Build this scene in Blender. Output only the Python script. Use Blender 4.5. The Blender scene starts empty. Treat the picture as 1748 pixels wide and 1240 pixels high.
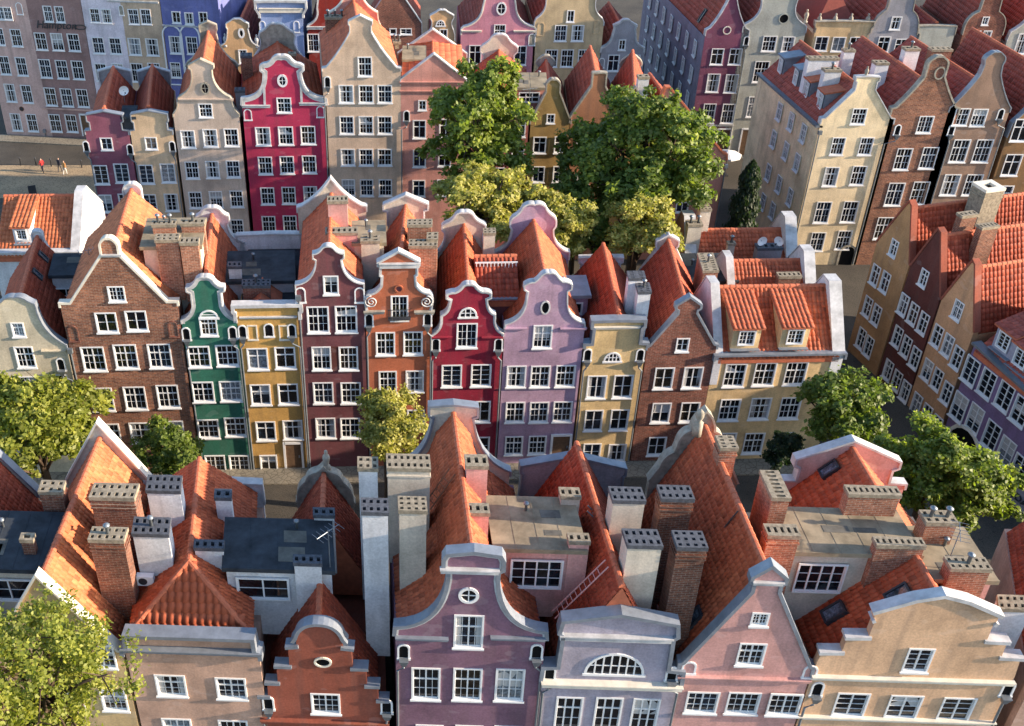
import bpy, math, random
import numpy as np
from mathutils import Vector, Matrix
from mathutils.geometry import tessellate_polygon

# ---------------------------------------------------------------- camera, sky, sun
CAM_H, PITCH, FPX, PPX, PPY = 50.0, math.radians(34.3), 1830.0, 700.0, 620.0
scene = bpy.context.scene
cam_d = bpy.data.cameras.new("camera")
cam = bpy.data.objects.new("camera", cam_d)
scene.collection.objects.link(cam)
cam.location = (0, 0, CAM_H)
cam.rotation_euler = (math.pi / 2 - PITCH, 0, 0)
cam_d.sensor_width = 36.0
cam_d.lens = 36.0 * FPX / 1748.0
cam_d.shift_x = (874.0 - PPX) / 1748.0
cam_d.clip_end = 3000
scene.camera = cam

SUN_EL, SUN_A = math.radians(16.0), math.radians(7.5)     # elevation; angle in front of the +X axis
world = bpy.data.worlds.new("World"); scene.world = world; world.use_nodes = True
wn = world.node_tree.nodes; wl = world.node_tree.links
sky = wn.new("ShaderNodeTexSky"); sky.sky_type = 'NISHITA'; sky.sun_disc = False
sky.sun_elevation = SUN_EL; sky.sun_rotation = math.pi / 2 + SUN_A
sky.air_density = 1.0; sky.dust_density = 0.7; sky.ozone_density = 2.0
bg = wn["Background"]; wl.new(sky.outputs[0], bg.inputs[0]); bg.inputs[1].default_value = 0.15
sun_d = bpy.data.lights.new("sun", 'SUN'); sun = bpy.data.objects.new("sun", sun_d)
scene.collection.objects.link(sun)
sun_d.energy = 5.0; sun_d.angle = math.radians(0.6); sun_d.color = (1.0, 0.82, 0.62)
to_sun = Vector((math.cos(SUN_A) * math.cos(SUN_EL), -math.sin(SUN_A) * math.cos(SUN_EL), math.sin(SUN_EL)))
sun.rotation_euler = to_sun.to_track_quat('Z', 'Y').to_euler()
sun.location = (60, -40, 80)
vs = scene.view_settings
vs.view_transform = 'Standard'; vs.look = 'None'; vs.gamma = 1.0; vs.use_curve_mapping = False
vs.exposure = 1.45

# ---------------------------------------------------------------- helpers
rng = random.Random(7); nrng = np.random.default_rng(7)
COL = scene.collection
def link(o, parent=None):
    COL.objects.link(o)
    if parent is not None: o.parent = parent
    return o
def empty(name, loc, rz=0.0):
    o = bpy.data.objects.new(name, None); o.location = loc; o.rotation_euler = (0, 0, rz)
    o.empty_display_size = 0.3
    return link(o)
def tag(o, label=None, cat=None, group=None, kind=None):
    if label: o["label"] = label
    if cat: o["category"] = cat
    if group: o["group"] = group
    if kind: o["kind"] = kind
    return o
def mesh(name, v, f, mat, smooth=False):
    m = bpy.data.meshes.new(name); m.from_pydata([tuple(p) for p in v], [], [tuple(q) for q in f])
    if mat is not None: m.materials.append(M(mat))
    if smooth: m.polygons.foreach_set("use_smooth", [True] * len(m.polygons))
    m.update(); return m
def nmesh(name, v, quads, mat, tint=None, smooth=False):
    v = np.asarray(v, np.float32).reshape(-1, 3); q = np.asarray(quads, np.int32); k = q.shape[1]
    m = bpy.data.meshes.new(name)
    m.vertices.add(len(v)); m.vertices.foreach_set("co", v.ravel())
    m.loops.add(q.size); m.loops.foreach_set("vertex_index", q.ravel())
    m.polygons.add(len(q)); m.polygons.foreach_set("loop_start", np.arange(0, q.size, k, dtype=np.int32))
    m.materials.append(M(mat))
    if tint is not None:
        a = m.attributes.new("tint", 'FLOAT', 'FACE'); a.data.foreach_set("value", np.asarray(tint, np.float32))
    if smooth: m.polygons.foreach_set("use_smooth", np.ones(len(q), bool))
    m.update(calc_edges=True); m.validate(); return m
class MB:
    def __init__(s): s.v = []; s.f = []
    def add(s, v, f):
        o = len(s.v); s.v += [tuple(p) for p in v]; s.f += [tuple(i + o for i in q) for q in f]; return s
    def box(s, x0, x1, y0, y1, z0, z1):
        return s.add([(x0,y0,z0),(x1,y0,z0),(x1,y1,z0),(x0,y1,z0),(x0,y0,z1),(x1,y0,z1),(x1,y1,z1),(x0,y1,z1)],
              [(0,3,2,1),(4,5,6,7),(0,1,5,4),(1,2,6,5),(2,3,7,6),(3,0,4,7)])
    def hexa(s, lo, hi):
        return s.add(list(lo) + list(hi), [(3,2,1,0),(4,5,6,7),(0,1,5,4),(1,2,6,5),(2,3,7,6),(3,0,4,7)])
    def tube(s, pts, rad, n=6, cap=True):
        pts = [Vector(p) for p in pts]; R = rad if isinstance(rad, (list, tuple)) else [rad] * len(pts)
        o = len(s.v)
        for i, p in enumerate(pts):
            d = (pts[min(i+1, len(pts)-1)] - pts[max(i-1, 0)]).normalized()
            a = d.cross(Vector((0, 0, 1)) if abs(d.z) < .9 else Vector((1, 0, 0))).normalized(); b = d.cross(a)
            for k in range(n):
                t = 2 * math.pi * k / n; s.v.append(tuple(p + (a * math.cos(t) + b * math.sin(t)) * R[i]))
        for i in range(len(pts) - 1):
            for k in range(n):
                s.f.append((o+i*n+k, o+i*n+(k+1) % n, o+(i+1)*n+(k+1) % n, o+(i+1)*n+k))
        if cap:
            s.f.append(tuple(o + k for k in range(n))[::-1]); e = o + (len(pts) - 1) * n
            s.f.append(tuple(e + k for k in range(n)))
        return s
    def lathe(s, cx, cy, prof, n=12):
        o = len(s.v)
        for r, z in prof:
            for k in range(n):
                t = 2*math.pi*k/n; s.v.append((cx + r*math.cos(t), cy + r*math.sin(t), z))
        for i in range(len(prof) - 1):
            for k in range(n): s.f.append((o+i*n+k, o+i*n+(k+1) % n, o+(i+1)*n+(k+1) % n, o+(i+1)*n+k))
        s.f.append(tuple(o + k for k in range(n))[::-1]); e = o + (len(prof)-1)*n
        s.f.append(tuple(e + k for k in range(n)))
        return s
    def prism(s, poly, y0, y1):      # polygon in xz, counter-clockwise seen from -y
        n = len(poly); o = len(s.v)
        s.v += [(x, y0, z) for x, z in poly] + [(x, y1, z) for x, z in poly]
        for t in tessellate_polygon([[Vector((x, z, 0)) for x, z in poly]]):
            a, b, c = t
            ax, az = poly[a]; bx, bz = poly[b]; cx, cz = poly[c]
            if (bx-ax)*(cz-az) - (bz-az)*(cx-ax) < 0: b, c = c, b
            s.f.append((o+a, o+b, o+c)); s.f.append((o+n+a, o+n+c, o+n+b))
        for i in range(n):
            j = (i+1) % n; s.f.append((o+j, o+i, o+n+i, o+n+j))
        return s
def S(r, g, b, k=1.0):
    f = lambda c: (c/255/12.92 if c/255 <= .04045 else ((c/255+.055)/1.055)**2.4)
    return (f(r)*k, f(g)*k, f(b)*k)

# ---------------------------------------------------------------- materials
MATS = {}
def M(n):
    return MATS[n]() if callable(MATS[n]) else MATS[n]
class NT:
    def __init__(s, name):
        s.m = bpy.data.materials.new(name); s.m.use_nodes = True; s.t = s.m.node_tree
        s.b = s.t.nodes["Principled BSDF"]; MATS[name] = s.m
    def n(s, typ, **kw):
        o = s.t.nodes.new("ShaderNode" + typ)
        for k, v in kw.items():
            if k.startswith("i_"):
                key = k[2:]; key = int(key) if key.isdigit() else key.replace("_", " ")
                o.inputs[key].default_value = v
            else: setattr(o, k, v)
        return o
    def l(s, a, b): s.t.links.new(a, b)
    def noise(s, scale, detail=3, rough=.55, vec=None, **kw):
        n = s.n("TexNoise"); n.inputs["Scale"].default_value = scale; n.inputs["Detail"].default_value = detail
        n.inputs["Roughness"].default_value = rough
        if vec is not None: s.l(vec, n.inputs["Vector"])
        return n.outputs["Fac"]
    def ramp(s, fac, p):
        r = s.n("ValToRGB"); e = r.color_ramp.elements
        for i, (pos, c) in enumerate(p):
            if i > 1: e.new(pos)
            e[i].position = pos; e[i].color = (*c, 1) if len(c) == 3 else c
        s.l(fac, r.inputs[0]); return r.outputs[0]
    def mix(s, fac, a, b, mode='MIX'):
        x = s.n("Mix", data_type='RGBA', blend_type=mode)
        for sock, val in ((x.inputs[0], fac), (x.inputs[6], a), (x.inputs[7], b)):
            if hasattr(val, "is_linked") or hasattr(val, "links"): s.l(val, sock)
            else: sock.default_value = val if not isinstance(val, tuple) else (*val, 1)
        return x.outputs[2]
    def bump(s, h, strength=.3, dist=.02):
        b = s.n("Bump"); b.inputs["Strength"].default_value = strength; b.inputs["Distance"].default_value = dist
        s.l(h, b.inputs["Height"]); s.l(b.outputs[0], s.b.inputs["Normal"])
    def coord(s, scale=(1, 1, 1)):
        g = s.n("NewGeometry"); mp = s.n("Mapping"); mp.inputs["Scale"].default_value = scale
        s.l(g.outputs["Position"], mp.inputs["Vector"]); return mp.outputs[0]
    def done(s, col=None, rough=.85, spec=.3):
        if col is not None:
            if isinstance(col, tuple): s.b.inputs["Base Color"].default_value = (*col, 1)
            else: s.l(col, s.b.inputs["Base Color"])
        s.b.inputs["Roughness"].default_value = rough; s.b.inputs["Specular IOR Level"].default_value = spec
        return s.m
def sc(c, k): return tuple(min(1, x*k) for x in c)
def plaster(name, c, dirt=.75, stain=(.16, .14, .13)):
    t = NT(name); p = t.coord(); pv = t.coord((1.6, 1.6, .16))
    a = t.noise(.45, 5, .6, p); b = t.noise(1.1, 4, .6, pv); g = t.noise(9, 3, .6, p)
    col = t.ramp(a, [(.28, sc(c, .70)), (.5, c), (.72, sc(c, 1.2))])
    f = t.ramp(b, [(.47, (0, 0, 0)), (.80, (dirt, dirt, dirt))])
    col = t.mix(f, col, tuple(x*.55 + y*.45*.6 for x, y in zip(c, stain)))
    f2 = t.ramp(g, [(.35, (.86, .86, .86)), (.65, (1.06, 1.06, 1.06))])
    col = t.mix(1.0, col, f2, 'MULTIPLY')
    v = t.noise(.9, 2, .4, t.coord((1, 1, 1.7)))          # paler repairs with a soft edge
    col = t.mix(t.ramp(v, [(.64, (0, 0, 0)), (.67, (.28, .28, .28))]), col, tuple(min(1, x*.8+.13) for x in c))
    t.bump(g, .25, .02); return t.done(col, .92, .15)
def bricks(name, c1, c2, mortar, sx=1.0):
    t = NT(name); g = t.n("NewGeometry"); sp = t.n("SeparateXYZ"); t.l(g.outputs["Position"], sp.inputs[0])
    ad = t.n("Math", operation='ADD'); t.l(sp.outputs[0], ad.inputs[0]); t.l(sp.outputs[1], ad.inputs[1])
    cb = t.n("CombineXYZ"); t.l(ad.outputs[0], cb.inputs[0]); t.l(sp.outputs[2], cb.inputs[1])
    br = t.n("TexBrick"); t.l(cb.outputs[0], br.inputs["Vector"])
    br.inputs["Color1"].default_value = (*c1, 1); br.inputs["Color2"].default_value = (*c2, 1)
    br.inputs["Mortar"].default_value = (*mortar, 1); br.inputs["Scale"].default_value = 1.0
    br.inputs["Brick Width"].default_value = .34*sx; br.inputs["Row Height"].default_value = .115*sx
    br.inputs["Mortar Size"].default_value = .014; br.inputs["Bias"].default_value = -.1
    n1 = t.noise(.5, 5, .65, g.outputs["Position"]); n2 = t.noise(5, 4, .7, g.outputs["Position"])
    col = t.mix(1.0, br.outputs["Color"], t.ramp(n1, [(.3, (.62, .60, .60)), (.7, (1.3, 1.22, 1.15))]), 'MULTIPLY')
    col = t.mix(1.0, col, t.ramp(n2, [(.3, (.6, .6, .62)), (.68, (1.25, 1.22, 1.2))]), 'MULTIPLY')
    t.bump(br.outputs["Fac"], -.5, .02); return t.done(col, .9, .2)
def tiles(name, c, moss=.25):
    t = NT(name); p = t.coord(); at = t.n("Attribute", attribute_name="tint")
    col = t.ramp(at.outputs["Fac"], [(0, sc(c, .68)), (.5, c), (1, (min(1, c[0]*1.2), c[1]*1.35, c[2]*1.35))])
    a = t.noise(.35, 5, .65, p)
    col = t.mix(t.ramp(a, [(.5, (0, 0, 0)), (.75, (moss,)*3)]), col, (.10, .075, .06))
    b = t.noise(3.0, 4, .7, p)
    col = t.mix(1.0, col, t.ramp(b, [(.3, (.75, .75, .75)), (.7, (1.12, 1.12, 1.12))]), 'MULTIPLY')
    return t.done(col, .7, .3)
def plain(name, c, rough=.6, spec=.3, var=.15, scale=3.0, metal=0.0):
    t = NT(name); a = t.noise(scale, 5, .65, t.coord())
    col = t.ramp(a, [(.3, sc(c, 1 - var)), (.7, sc(c, 1 + var))]); t.b.inputs["Metallic"].default_value = metal
    t.bump(a, .12, .02)
    return t.done(col, rough, spec)
def glassmat(name, c, rough=.06, lo=.3):
    t = NT(name); a = t.noise(1.4, 3, .6, t.coord()); b = t.noise(7, 2, .6, t.coord())
    col = t.ramp(a, [(.35, sc(c, lo)), (.65, c)])
    col = t.mix(1.0, col, t.ramp(b, [(.4, (.5, .5, .5)), (.65, (1.3, 1.3, 1.3))]), 'MULTIPLY')
    return t.done(col, rough, .6)
def leafmat(name, c, c2):
    t = NT(name); at = t.n("Attribute", attribute_name="tint")
    col = t.ramp(at.outputs["Fac"], [(0, sc(c, .65)), (.55, c), (1, c2)])
    t.l(col, t.b.inputs["Base Color"]); t.b.inputs["Roughness"].default_value = .55
    tr = t.n("BsdfTranslucent"); t.l(t.mix(1.0, col, (1.3, 1.45, .7), 'MULTIPLY'), tr.inputs[0])
    ms = t.n("MixShader"); ms.inputs[0].default_value = .45
    t.l(t.b.outputs[0], ms.inputs[1]); t.l(tr.outputs[0], ms.inputs[2])
    t.l(ms.outputs[0], t.t.nodes["Material Output"].inputs[0]); return t.m
plain("white_paint", (.70, .695, .69), .5, .35, .06)
plain("white_coping", (.45, .445, .445), .85, .2, .30, 1.4)
plain("cream_trim", (.66, .60, .50), .85, .2, .14, 2.0)
plain("lead", (.21, .235, .275), .5, .4, .22, 1.6, .25)
plain("stone", (.30, .27, .22), .9, .2, .35, 2.5)
plain("cap_concrete", (.25, .21, .155), .9, .2, .45, 5)
plain("cap_dark", (.075, .08, .095), .8, .3, .45, 5)
plain("felt_dark", (.032, .038, .046), .85, .25, .5, 1.0)
plain("felt_tan", (.25, .205, .14), .9, .2, .4, .9)
plain("felt_patch", (.12, .112, .095), .9, .2, .35, 1.5)
plain("zinc", (.20, .225, .25), .45, .5, .15, 2, .5)
plain("dark_metal", (.035, .038, .045), .5, .4, .2)
plain("rust_metal", (.16, .075, .045), .7, .3, .3)
plaster("white_wall", (.64, .63, .64), .6)
plaster("cream_wall", (.56, .49, .40), .6)
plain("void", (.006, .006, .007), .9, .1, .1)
plain("bark", (.085, .06, .042), .95, .1, .3, 6)
plain("wood", (.12, .07, .04), .7, .3, .25, 4)
plain("tile_ridge", (.46, .13, .065), .75, .3, .22, 3)
plain("plastic_white", (.8, .8, .8), .4, .4, .05)
glassmat("glass_dark", (.014, .017, .024))
glassmat("glass_warm", (.045, .034, .026), .08)
glassmat("glass_blind", (.22, .25, .28), .12, .6)
glassmat("glass_blue", (.022, .034, .055), .04)
plain("curtain", (.40, .39, .38), .9, .1, .12, 6)
glassmat("skylight", (.16, .2, .26), .05)
tiles("tile_orange", (.45, .105, .046)); tiles("tile_red", (.37, .074, .038)); tiles("tile_brown", (.33, .075, .052), .3)
tiles("tile_bright", (.50, .145, .062), .1)
bricks("brick_red", (.33, .13, .07), (.17, .062, .042), (.30, .25, .20))
bricks("brick_rose", (.25, .085, .055), (.15, .055, .04), (.24, .18, .15))
bricks("brick_chimney", (.22, .085, .05), (.13, .05, .035), (.26, .21, .17))
bricks("brick_orange", (.36, .15, .09), (.24, .09, .055), (.40, .31, .24))
leafmat("leaf_lime", (.22, .245, .035), (.38, .37, .055))
leafmat("leaf_green", (.16, .21, .03), (.33, .36, .05))
leafmat("leaf_deep", (.13, .18, .03), (.28, .32, .05))
leafmat("leaf_gold", (.34, .32, .07), (.58, .52, .16))
leafmat("leaf_dark", (.022, .045, .018), (.05, .075, .025))

# ---------------------------------------------------------------- pixel rays -> world points on planes the buildings really stand on
CP, SP = math.cos(PITCH), math.sin(PITCH)
def ray(px, py):
    xc, yc = (px - PPX) / FPX, (PPY - py) / FPX
    return Vector((xc, yc*SP + CP, yc*CP - SP))
def at_z(px, py, z):
    r = ray(px, py); t = (z - CAM_H) / r.z; return Vector((r.x*t, r.y*t, z))
def at_y(px, py, Y):
    r = ray(px, py); t = Y / r.y; return Vector((r.x*t, Y, CAM_H + r.z*t))
class Row:
    def __init__(s, ox, oy, phi): s.o = Vector((ox, oy)); s.phi = phi; s.d = Vector((math.cos(phi), math.sin(phi))); s.n = Vector((-s.d.y, s.d.x))
    def hit(s, px, py, yl=0.0):
        r = ray(px, py); t = (s.n.dot(s.o) + yl) / (s.n.x*r.x + s.n.y*r.y)
        p = Vector((r.x*t, r.y*t)); return (p - s.o).dot(s.d), CAM_H + r.z*t

# ---------------------------------------------------------------- roof tiles (real geometry)
def tile_mesh(P0, U, V, W, L, mat, tw=.26, te=.36, inside=None, name="roof_tiles", barrel=.05):
    P0, U, V = np.array(P0), np.array(U), np.array(V); N = np.cross(U, V)
    nc = max(1, round(W/tw)); nr = max(1, round(L/te)); tw = W/nc; te = L/nr
    prof = np.array([(0, 0.0), (.22, 1.0), (.62, 1.0), (.86, 0.0), (1, 0.0)]); k = len(prof)
    I, J = np.meshgrid(np.arange(nc), np.arange(nr)); I = I.ravel(); J = J.ravel()
    if inside is not None:
        ok = inside((I+.5)*tw, (J+.5)*te); I, J = I[ok], J[ok]
    n = len(I)
    if n == 0: return None
    lift = .045 + nrng.uniform(-.008, .014, n); jx = nrng.uniform(-.012, .012, n)
    vs = []
    for row in range(3):
        for s, h in prof:
            u = (I + s)*tw + jx
            if row == 0: v = J*te - .03; z = h*barrel + lift - .05
            elif row == 1: v = J*te - .03; z = h*barrel + lift
            else: v = (J+1)*te; z = h*barrel + 0*lift
            vs.append(P0 + u[:, None]*U + v[:, None]*V + z[:, None]*N)
    vs = np.stack(vs, 1)                      # n,3k,3
    q = []
    for row in range(2):
        for c in range(k-1): q.append((row*k+c, row*k+c+1, (row+1)*k+c+1, (row+1)*k+c))
    q = np.array(q); F = (np.arange(n)[:, None, None]*3*k + q[None]).reshape(-1, 4)
    t = np.clip(nrng.normal(.5, .22, n), 0, 1); odd = nrng.random(n); t = np.where(odd < .025, 0.0, np.where(odd > .985, 1.0, t)); t = np.repeat(t, len(q))
    return nmesh(name, vs.reshape(-1, 3), F, mat, t)

# ---------------------------------------------------------------- windows (shared meshes)
WC = {}
STY = {  # casements, panes across each, panes down, transom from top (0 none)
 'a': (2, 2, 4, .36), 'b': (2, 1, 1, .36), 'c': (2, 1, 4, 0), 'd': (2, 2, 3, 0), 'e': (3, 1, 3, .33), 'f': (2, 1, 2, 0), 'g': (4, 1, 3, .0), 's': (1, 1, 1, 0),
 'm': (2, 1, 3, .34), 'h': (3, 1, 2, .5), 'k': (2, 2, 5, .3)}
def win_mesh(w, h, st):
    key = (round(w, 2), round(h, 2), st)
    if key in WC: return WC[key]
    nc, pc, pr, tr = STY[st]; b = MB(); r = .085; y0, y1 = -.05, .03
    W, H = w/2, h/2
    b.box(-W, W, y0, y1, H-r, H); b.box(-W, W, y0, y1, -H, -H+r)
    b.box(-W, -W+r, y0, y1, -H+r, H-r); b.box(W-r, W, y0, y1, -H+r, H-r)
    iw, ih = W-r, H-r; f = .04; fy0, fy1 = .035, .10
    b.box(-iw, iw, fy0, fy1, ih-f, ih); b.box(-iw, iw, fy0, fy1, -ih, -ih+f)
    b.box(-iw, -iw+f, fy0, fy1, -ih+f, ih-f); b.box(iw-f, iw, fy0, fy1, -ih+f, ih-f)
    xs = [-iw+f]; mw = .075
    for c in range(1, nc):
        x = -iw + 2*iw*c/nc; b.box(x-mw/2, x+mw/2, fy0-.01, fy1, -ih+f, ih-f); xs += [x-mw/2, x+mw/2]
    xs.append(iw-f); segs = [(xs[2*i], xs[2*i+1]) for i in range(nc)]
    zs = [(-ih+f, ih-f)]
    if tr:
        zt = ih - 2*ih*tr; zs = [(-ih+f, zt-.04), (zt+.04, ih-f)]
        for s0, s1 in segs: b.box(s0, s1, fy0, fy1-.005, zt-.04, zt+.04)
    panes = []; mu = .018
    tot = 2*ih
    for zi, (z0, z1) in enumerate(zs):
        n = max(1, round(pr*(z1-z0)/tot)) if tr else pr
        for s0, s1 in segs:
            cx = [s0 + (s1-s0)*i/pc for i in range(pc+1)]; cz = [z0 + (z1-z0)*i/n for i in range(n+1)]
            for i in range(1, pc): b.box(cx[i]-mu/2-.004, cx[i]+mu/2+.004, fy0+.01, fy1-.01, z0, z1)
            for i in range(1, n):
                for q in range(pc):
                    b.box(cx[q]+(mu/2+.004 if q else 0), cx[q+1]-(mu/2+.004 if q < pc-1 else 0), fy0+.012, fy1-.01, cz[i]-mu/2, cz[i]+mu/2)
            for i in range(n):
                for q in range(pc): panes.append((cx[q], cx[q+1], cz[i], cz[i+1]))
    fm = mesh("window_frame", b.v, b.f, "white_paint")
    gms = {}
    sill = MB().box(-W-.06, W+.06, -.13, -.052, -H-.07, -H+.03)
    sm = mesh("sill", sill.v, sill.f, "white_paint")
    WC[key] = (fm, (iw-.01, ih-.01), panes, sm, {}); return WC[key]
def pane_mesh(cache, key, rects, gm, y=.082):
    if (key, gm) in cache: return cache[(key, gm)]
    b = MB()
    for x0, x1, z0, z1 in rects: b.add([(x0, y, z0), (x1, y, z0), (x1, y, z1), (x0, y, z1)], [(0, 1, 2, 3)])
    m = mesh("glass", b.v, b.f, gm); cache[(key, gm)] = m; return m
def put_window(parent, x, y, z, w, h, st, rz=0.0, level=1, panes=False, gm=None, sill=True):
    fm, (gx, gz), pn, sm, cache = win_mesh(w, h, st)
    o = bpy.data.objects.new("window", fm); o.location = (x, y, z); o.rotation_euler = (0, 0, rz); link(o, parent)
    g0 = gm or rng.choices(["glass_dark", "glass_warm", "glass_blue", "glass_blind"], (6.0, 2.0, 2.0, .35))[0]
    if level == 1:
        if panes:
            for i, (x0, x1, z0, z1) in enumerate(pn):
                k = ("p", round(x1-x0, 3), round(z1-z0, 3))
                pm = pane_mesh(cache, k, [(-(x1-x0)/2, (x1-x0)/2, -(z1-z0)/2, (z1-z0)/2)], g0, 0)
                q = bpy.data.objects.new("pane", pm); q.location = ((x0+x1)/2, .08, (z0+z1)/2)
                q.rotation_euler = (rng.uniform(-.012, .012), 0, rng.uniform(-.012, .012)); link(q, o)
        else:
            q = bpy.data.objects.new("glass", pane_mesh(cache, "full", [(-gx, gx, -gz, gz)], g0)); link(q, o)
            q.rotation_euler = (rng.uniform(-.008, .008), 0, rng.uniform(-.008, .008))
        if w > .9 and rng.random() < .22:
            kind = rng.random(); k = (round(gx, 2), round(gz, 2), round(kind*4))
            if k not in cache:
                bb = MB(); y_ = .079
                if kind < .5:
                    f_ = .35+.6*kind; bb.add([(-gx, y_, gz-2*gz*f_), (gx, y_, gz-2*gz*f_), (gx, y_, gz), (-gx, y_, gz)], [(0, 1, 2, 3)])
                else:
                    n_ = 6; e_ = gx*.42
                    for s0 in (-1, 1):
                        for i_ in range(n_):
                            a0, a1 = s0*(gx-e_*i_/n_), s0*(gx-e_*(i_+1)/n_); bb.add([(a0, y_-.006*(i_ % 2), -gz), (a1, y_-.006*((i_+1) % 2), -gz), (a1, y_-.006*((i_+1) % 2), gz), (a0, y_-.006*(i_ % 2), gz)], [(0, 1, 2, 3)])
                cache[k] = mesh("curtain", bb.v, bb.f, "curtain")
            q2 = bpy.data.objects.new("blind" if kind < .5 else "curtains", cache[k]); link(q2, o)
        if sill: q = bpy.data.objects.new("sill", sm); link(q, o)
    else:
        q = bpy.data.objects.new("glass", pane_mesh(cache, "full", [(-gx, gx, -gz, gz)], g0)); q.location = o.location; q.rotation_euler = o.rotation_euler; link(q, parent)
    return o

# ---------------------------------------------------------------- outlines
def smooth_prof(pts, seg=9):
    out = [tuple(pts[0][:2])]
    for i in range(1, len(pts)):
        p0, p1 = pts[i-1], pts[i]; b = p1[2] if len(p1) > 2 else 0
        if b:
            dx, dy = p1[0]-p0[0], p1[1]-p0[1]; nx, ny = dy, -dx
            for k in range(1, seg):
                t = k/seg; s = b*2*t*(1-t); out.append((p0[0]+dx*t+nx*s, p0[1]+dy*t+ny*s))
        out.append((p1[0], p1[1]))
    return out
def strip(b, line, y0, y1, th, inward=0.0, only_h=False, drop=0.0):
    """solid band following a polyline in xz (left to right), th outward (left-hand/up side)"""
    n = len(line); off = []
    for i in range(n):
        a = Vector(line[max(0, i-1)]); c = Vector(line[min(n-1, i+1)]); p = Vector(line[i])
        if 0 < i < n-1:
            d1 = (p-a).normalized(); d2 = (c-p).normalized()
            n1 = Vector((-d1.y, d1.x)); n2 = Vector((-d2.y, d2.x)); m = n1+n2
            m = m.normalized() if m.length > .2 else n1
            k = 1/max(.7, m.dot(n1)); nn = m*k
        else:
            d = (c-a).normalized(); nn = Vector((-d.y, d.x))
        off.append((p - nn*inward, p + nn*th))
    o = len(b.v)
    for lo, hi in off: b.v += [(lo.x,y0,lo.y),(hi.x,y0,hi.y),(hi.x,y1,hi.y),(lo.x,y1,lo.y)]
    for i in range(n-1):
        p, q = o+4*i, o+4*i+4
        for k in range(4): b.f.append((p+(k+1)%4, p+k, q+k, q+(k+1)%4))
    b.f.append((o,o+1,o+2,o+3)); e = o+4*(n-1); b.f.append((e+3,e+2,e+1,e))
    return b

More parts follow.
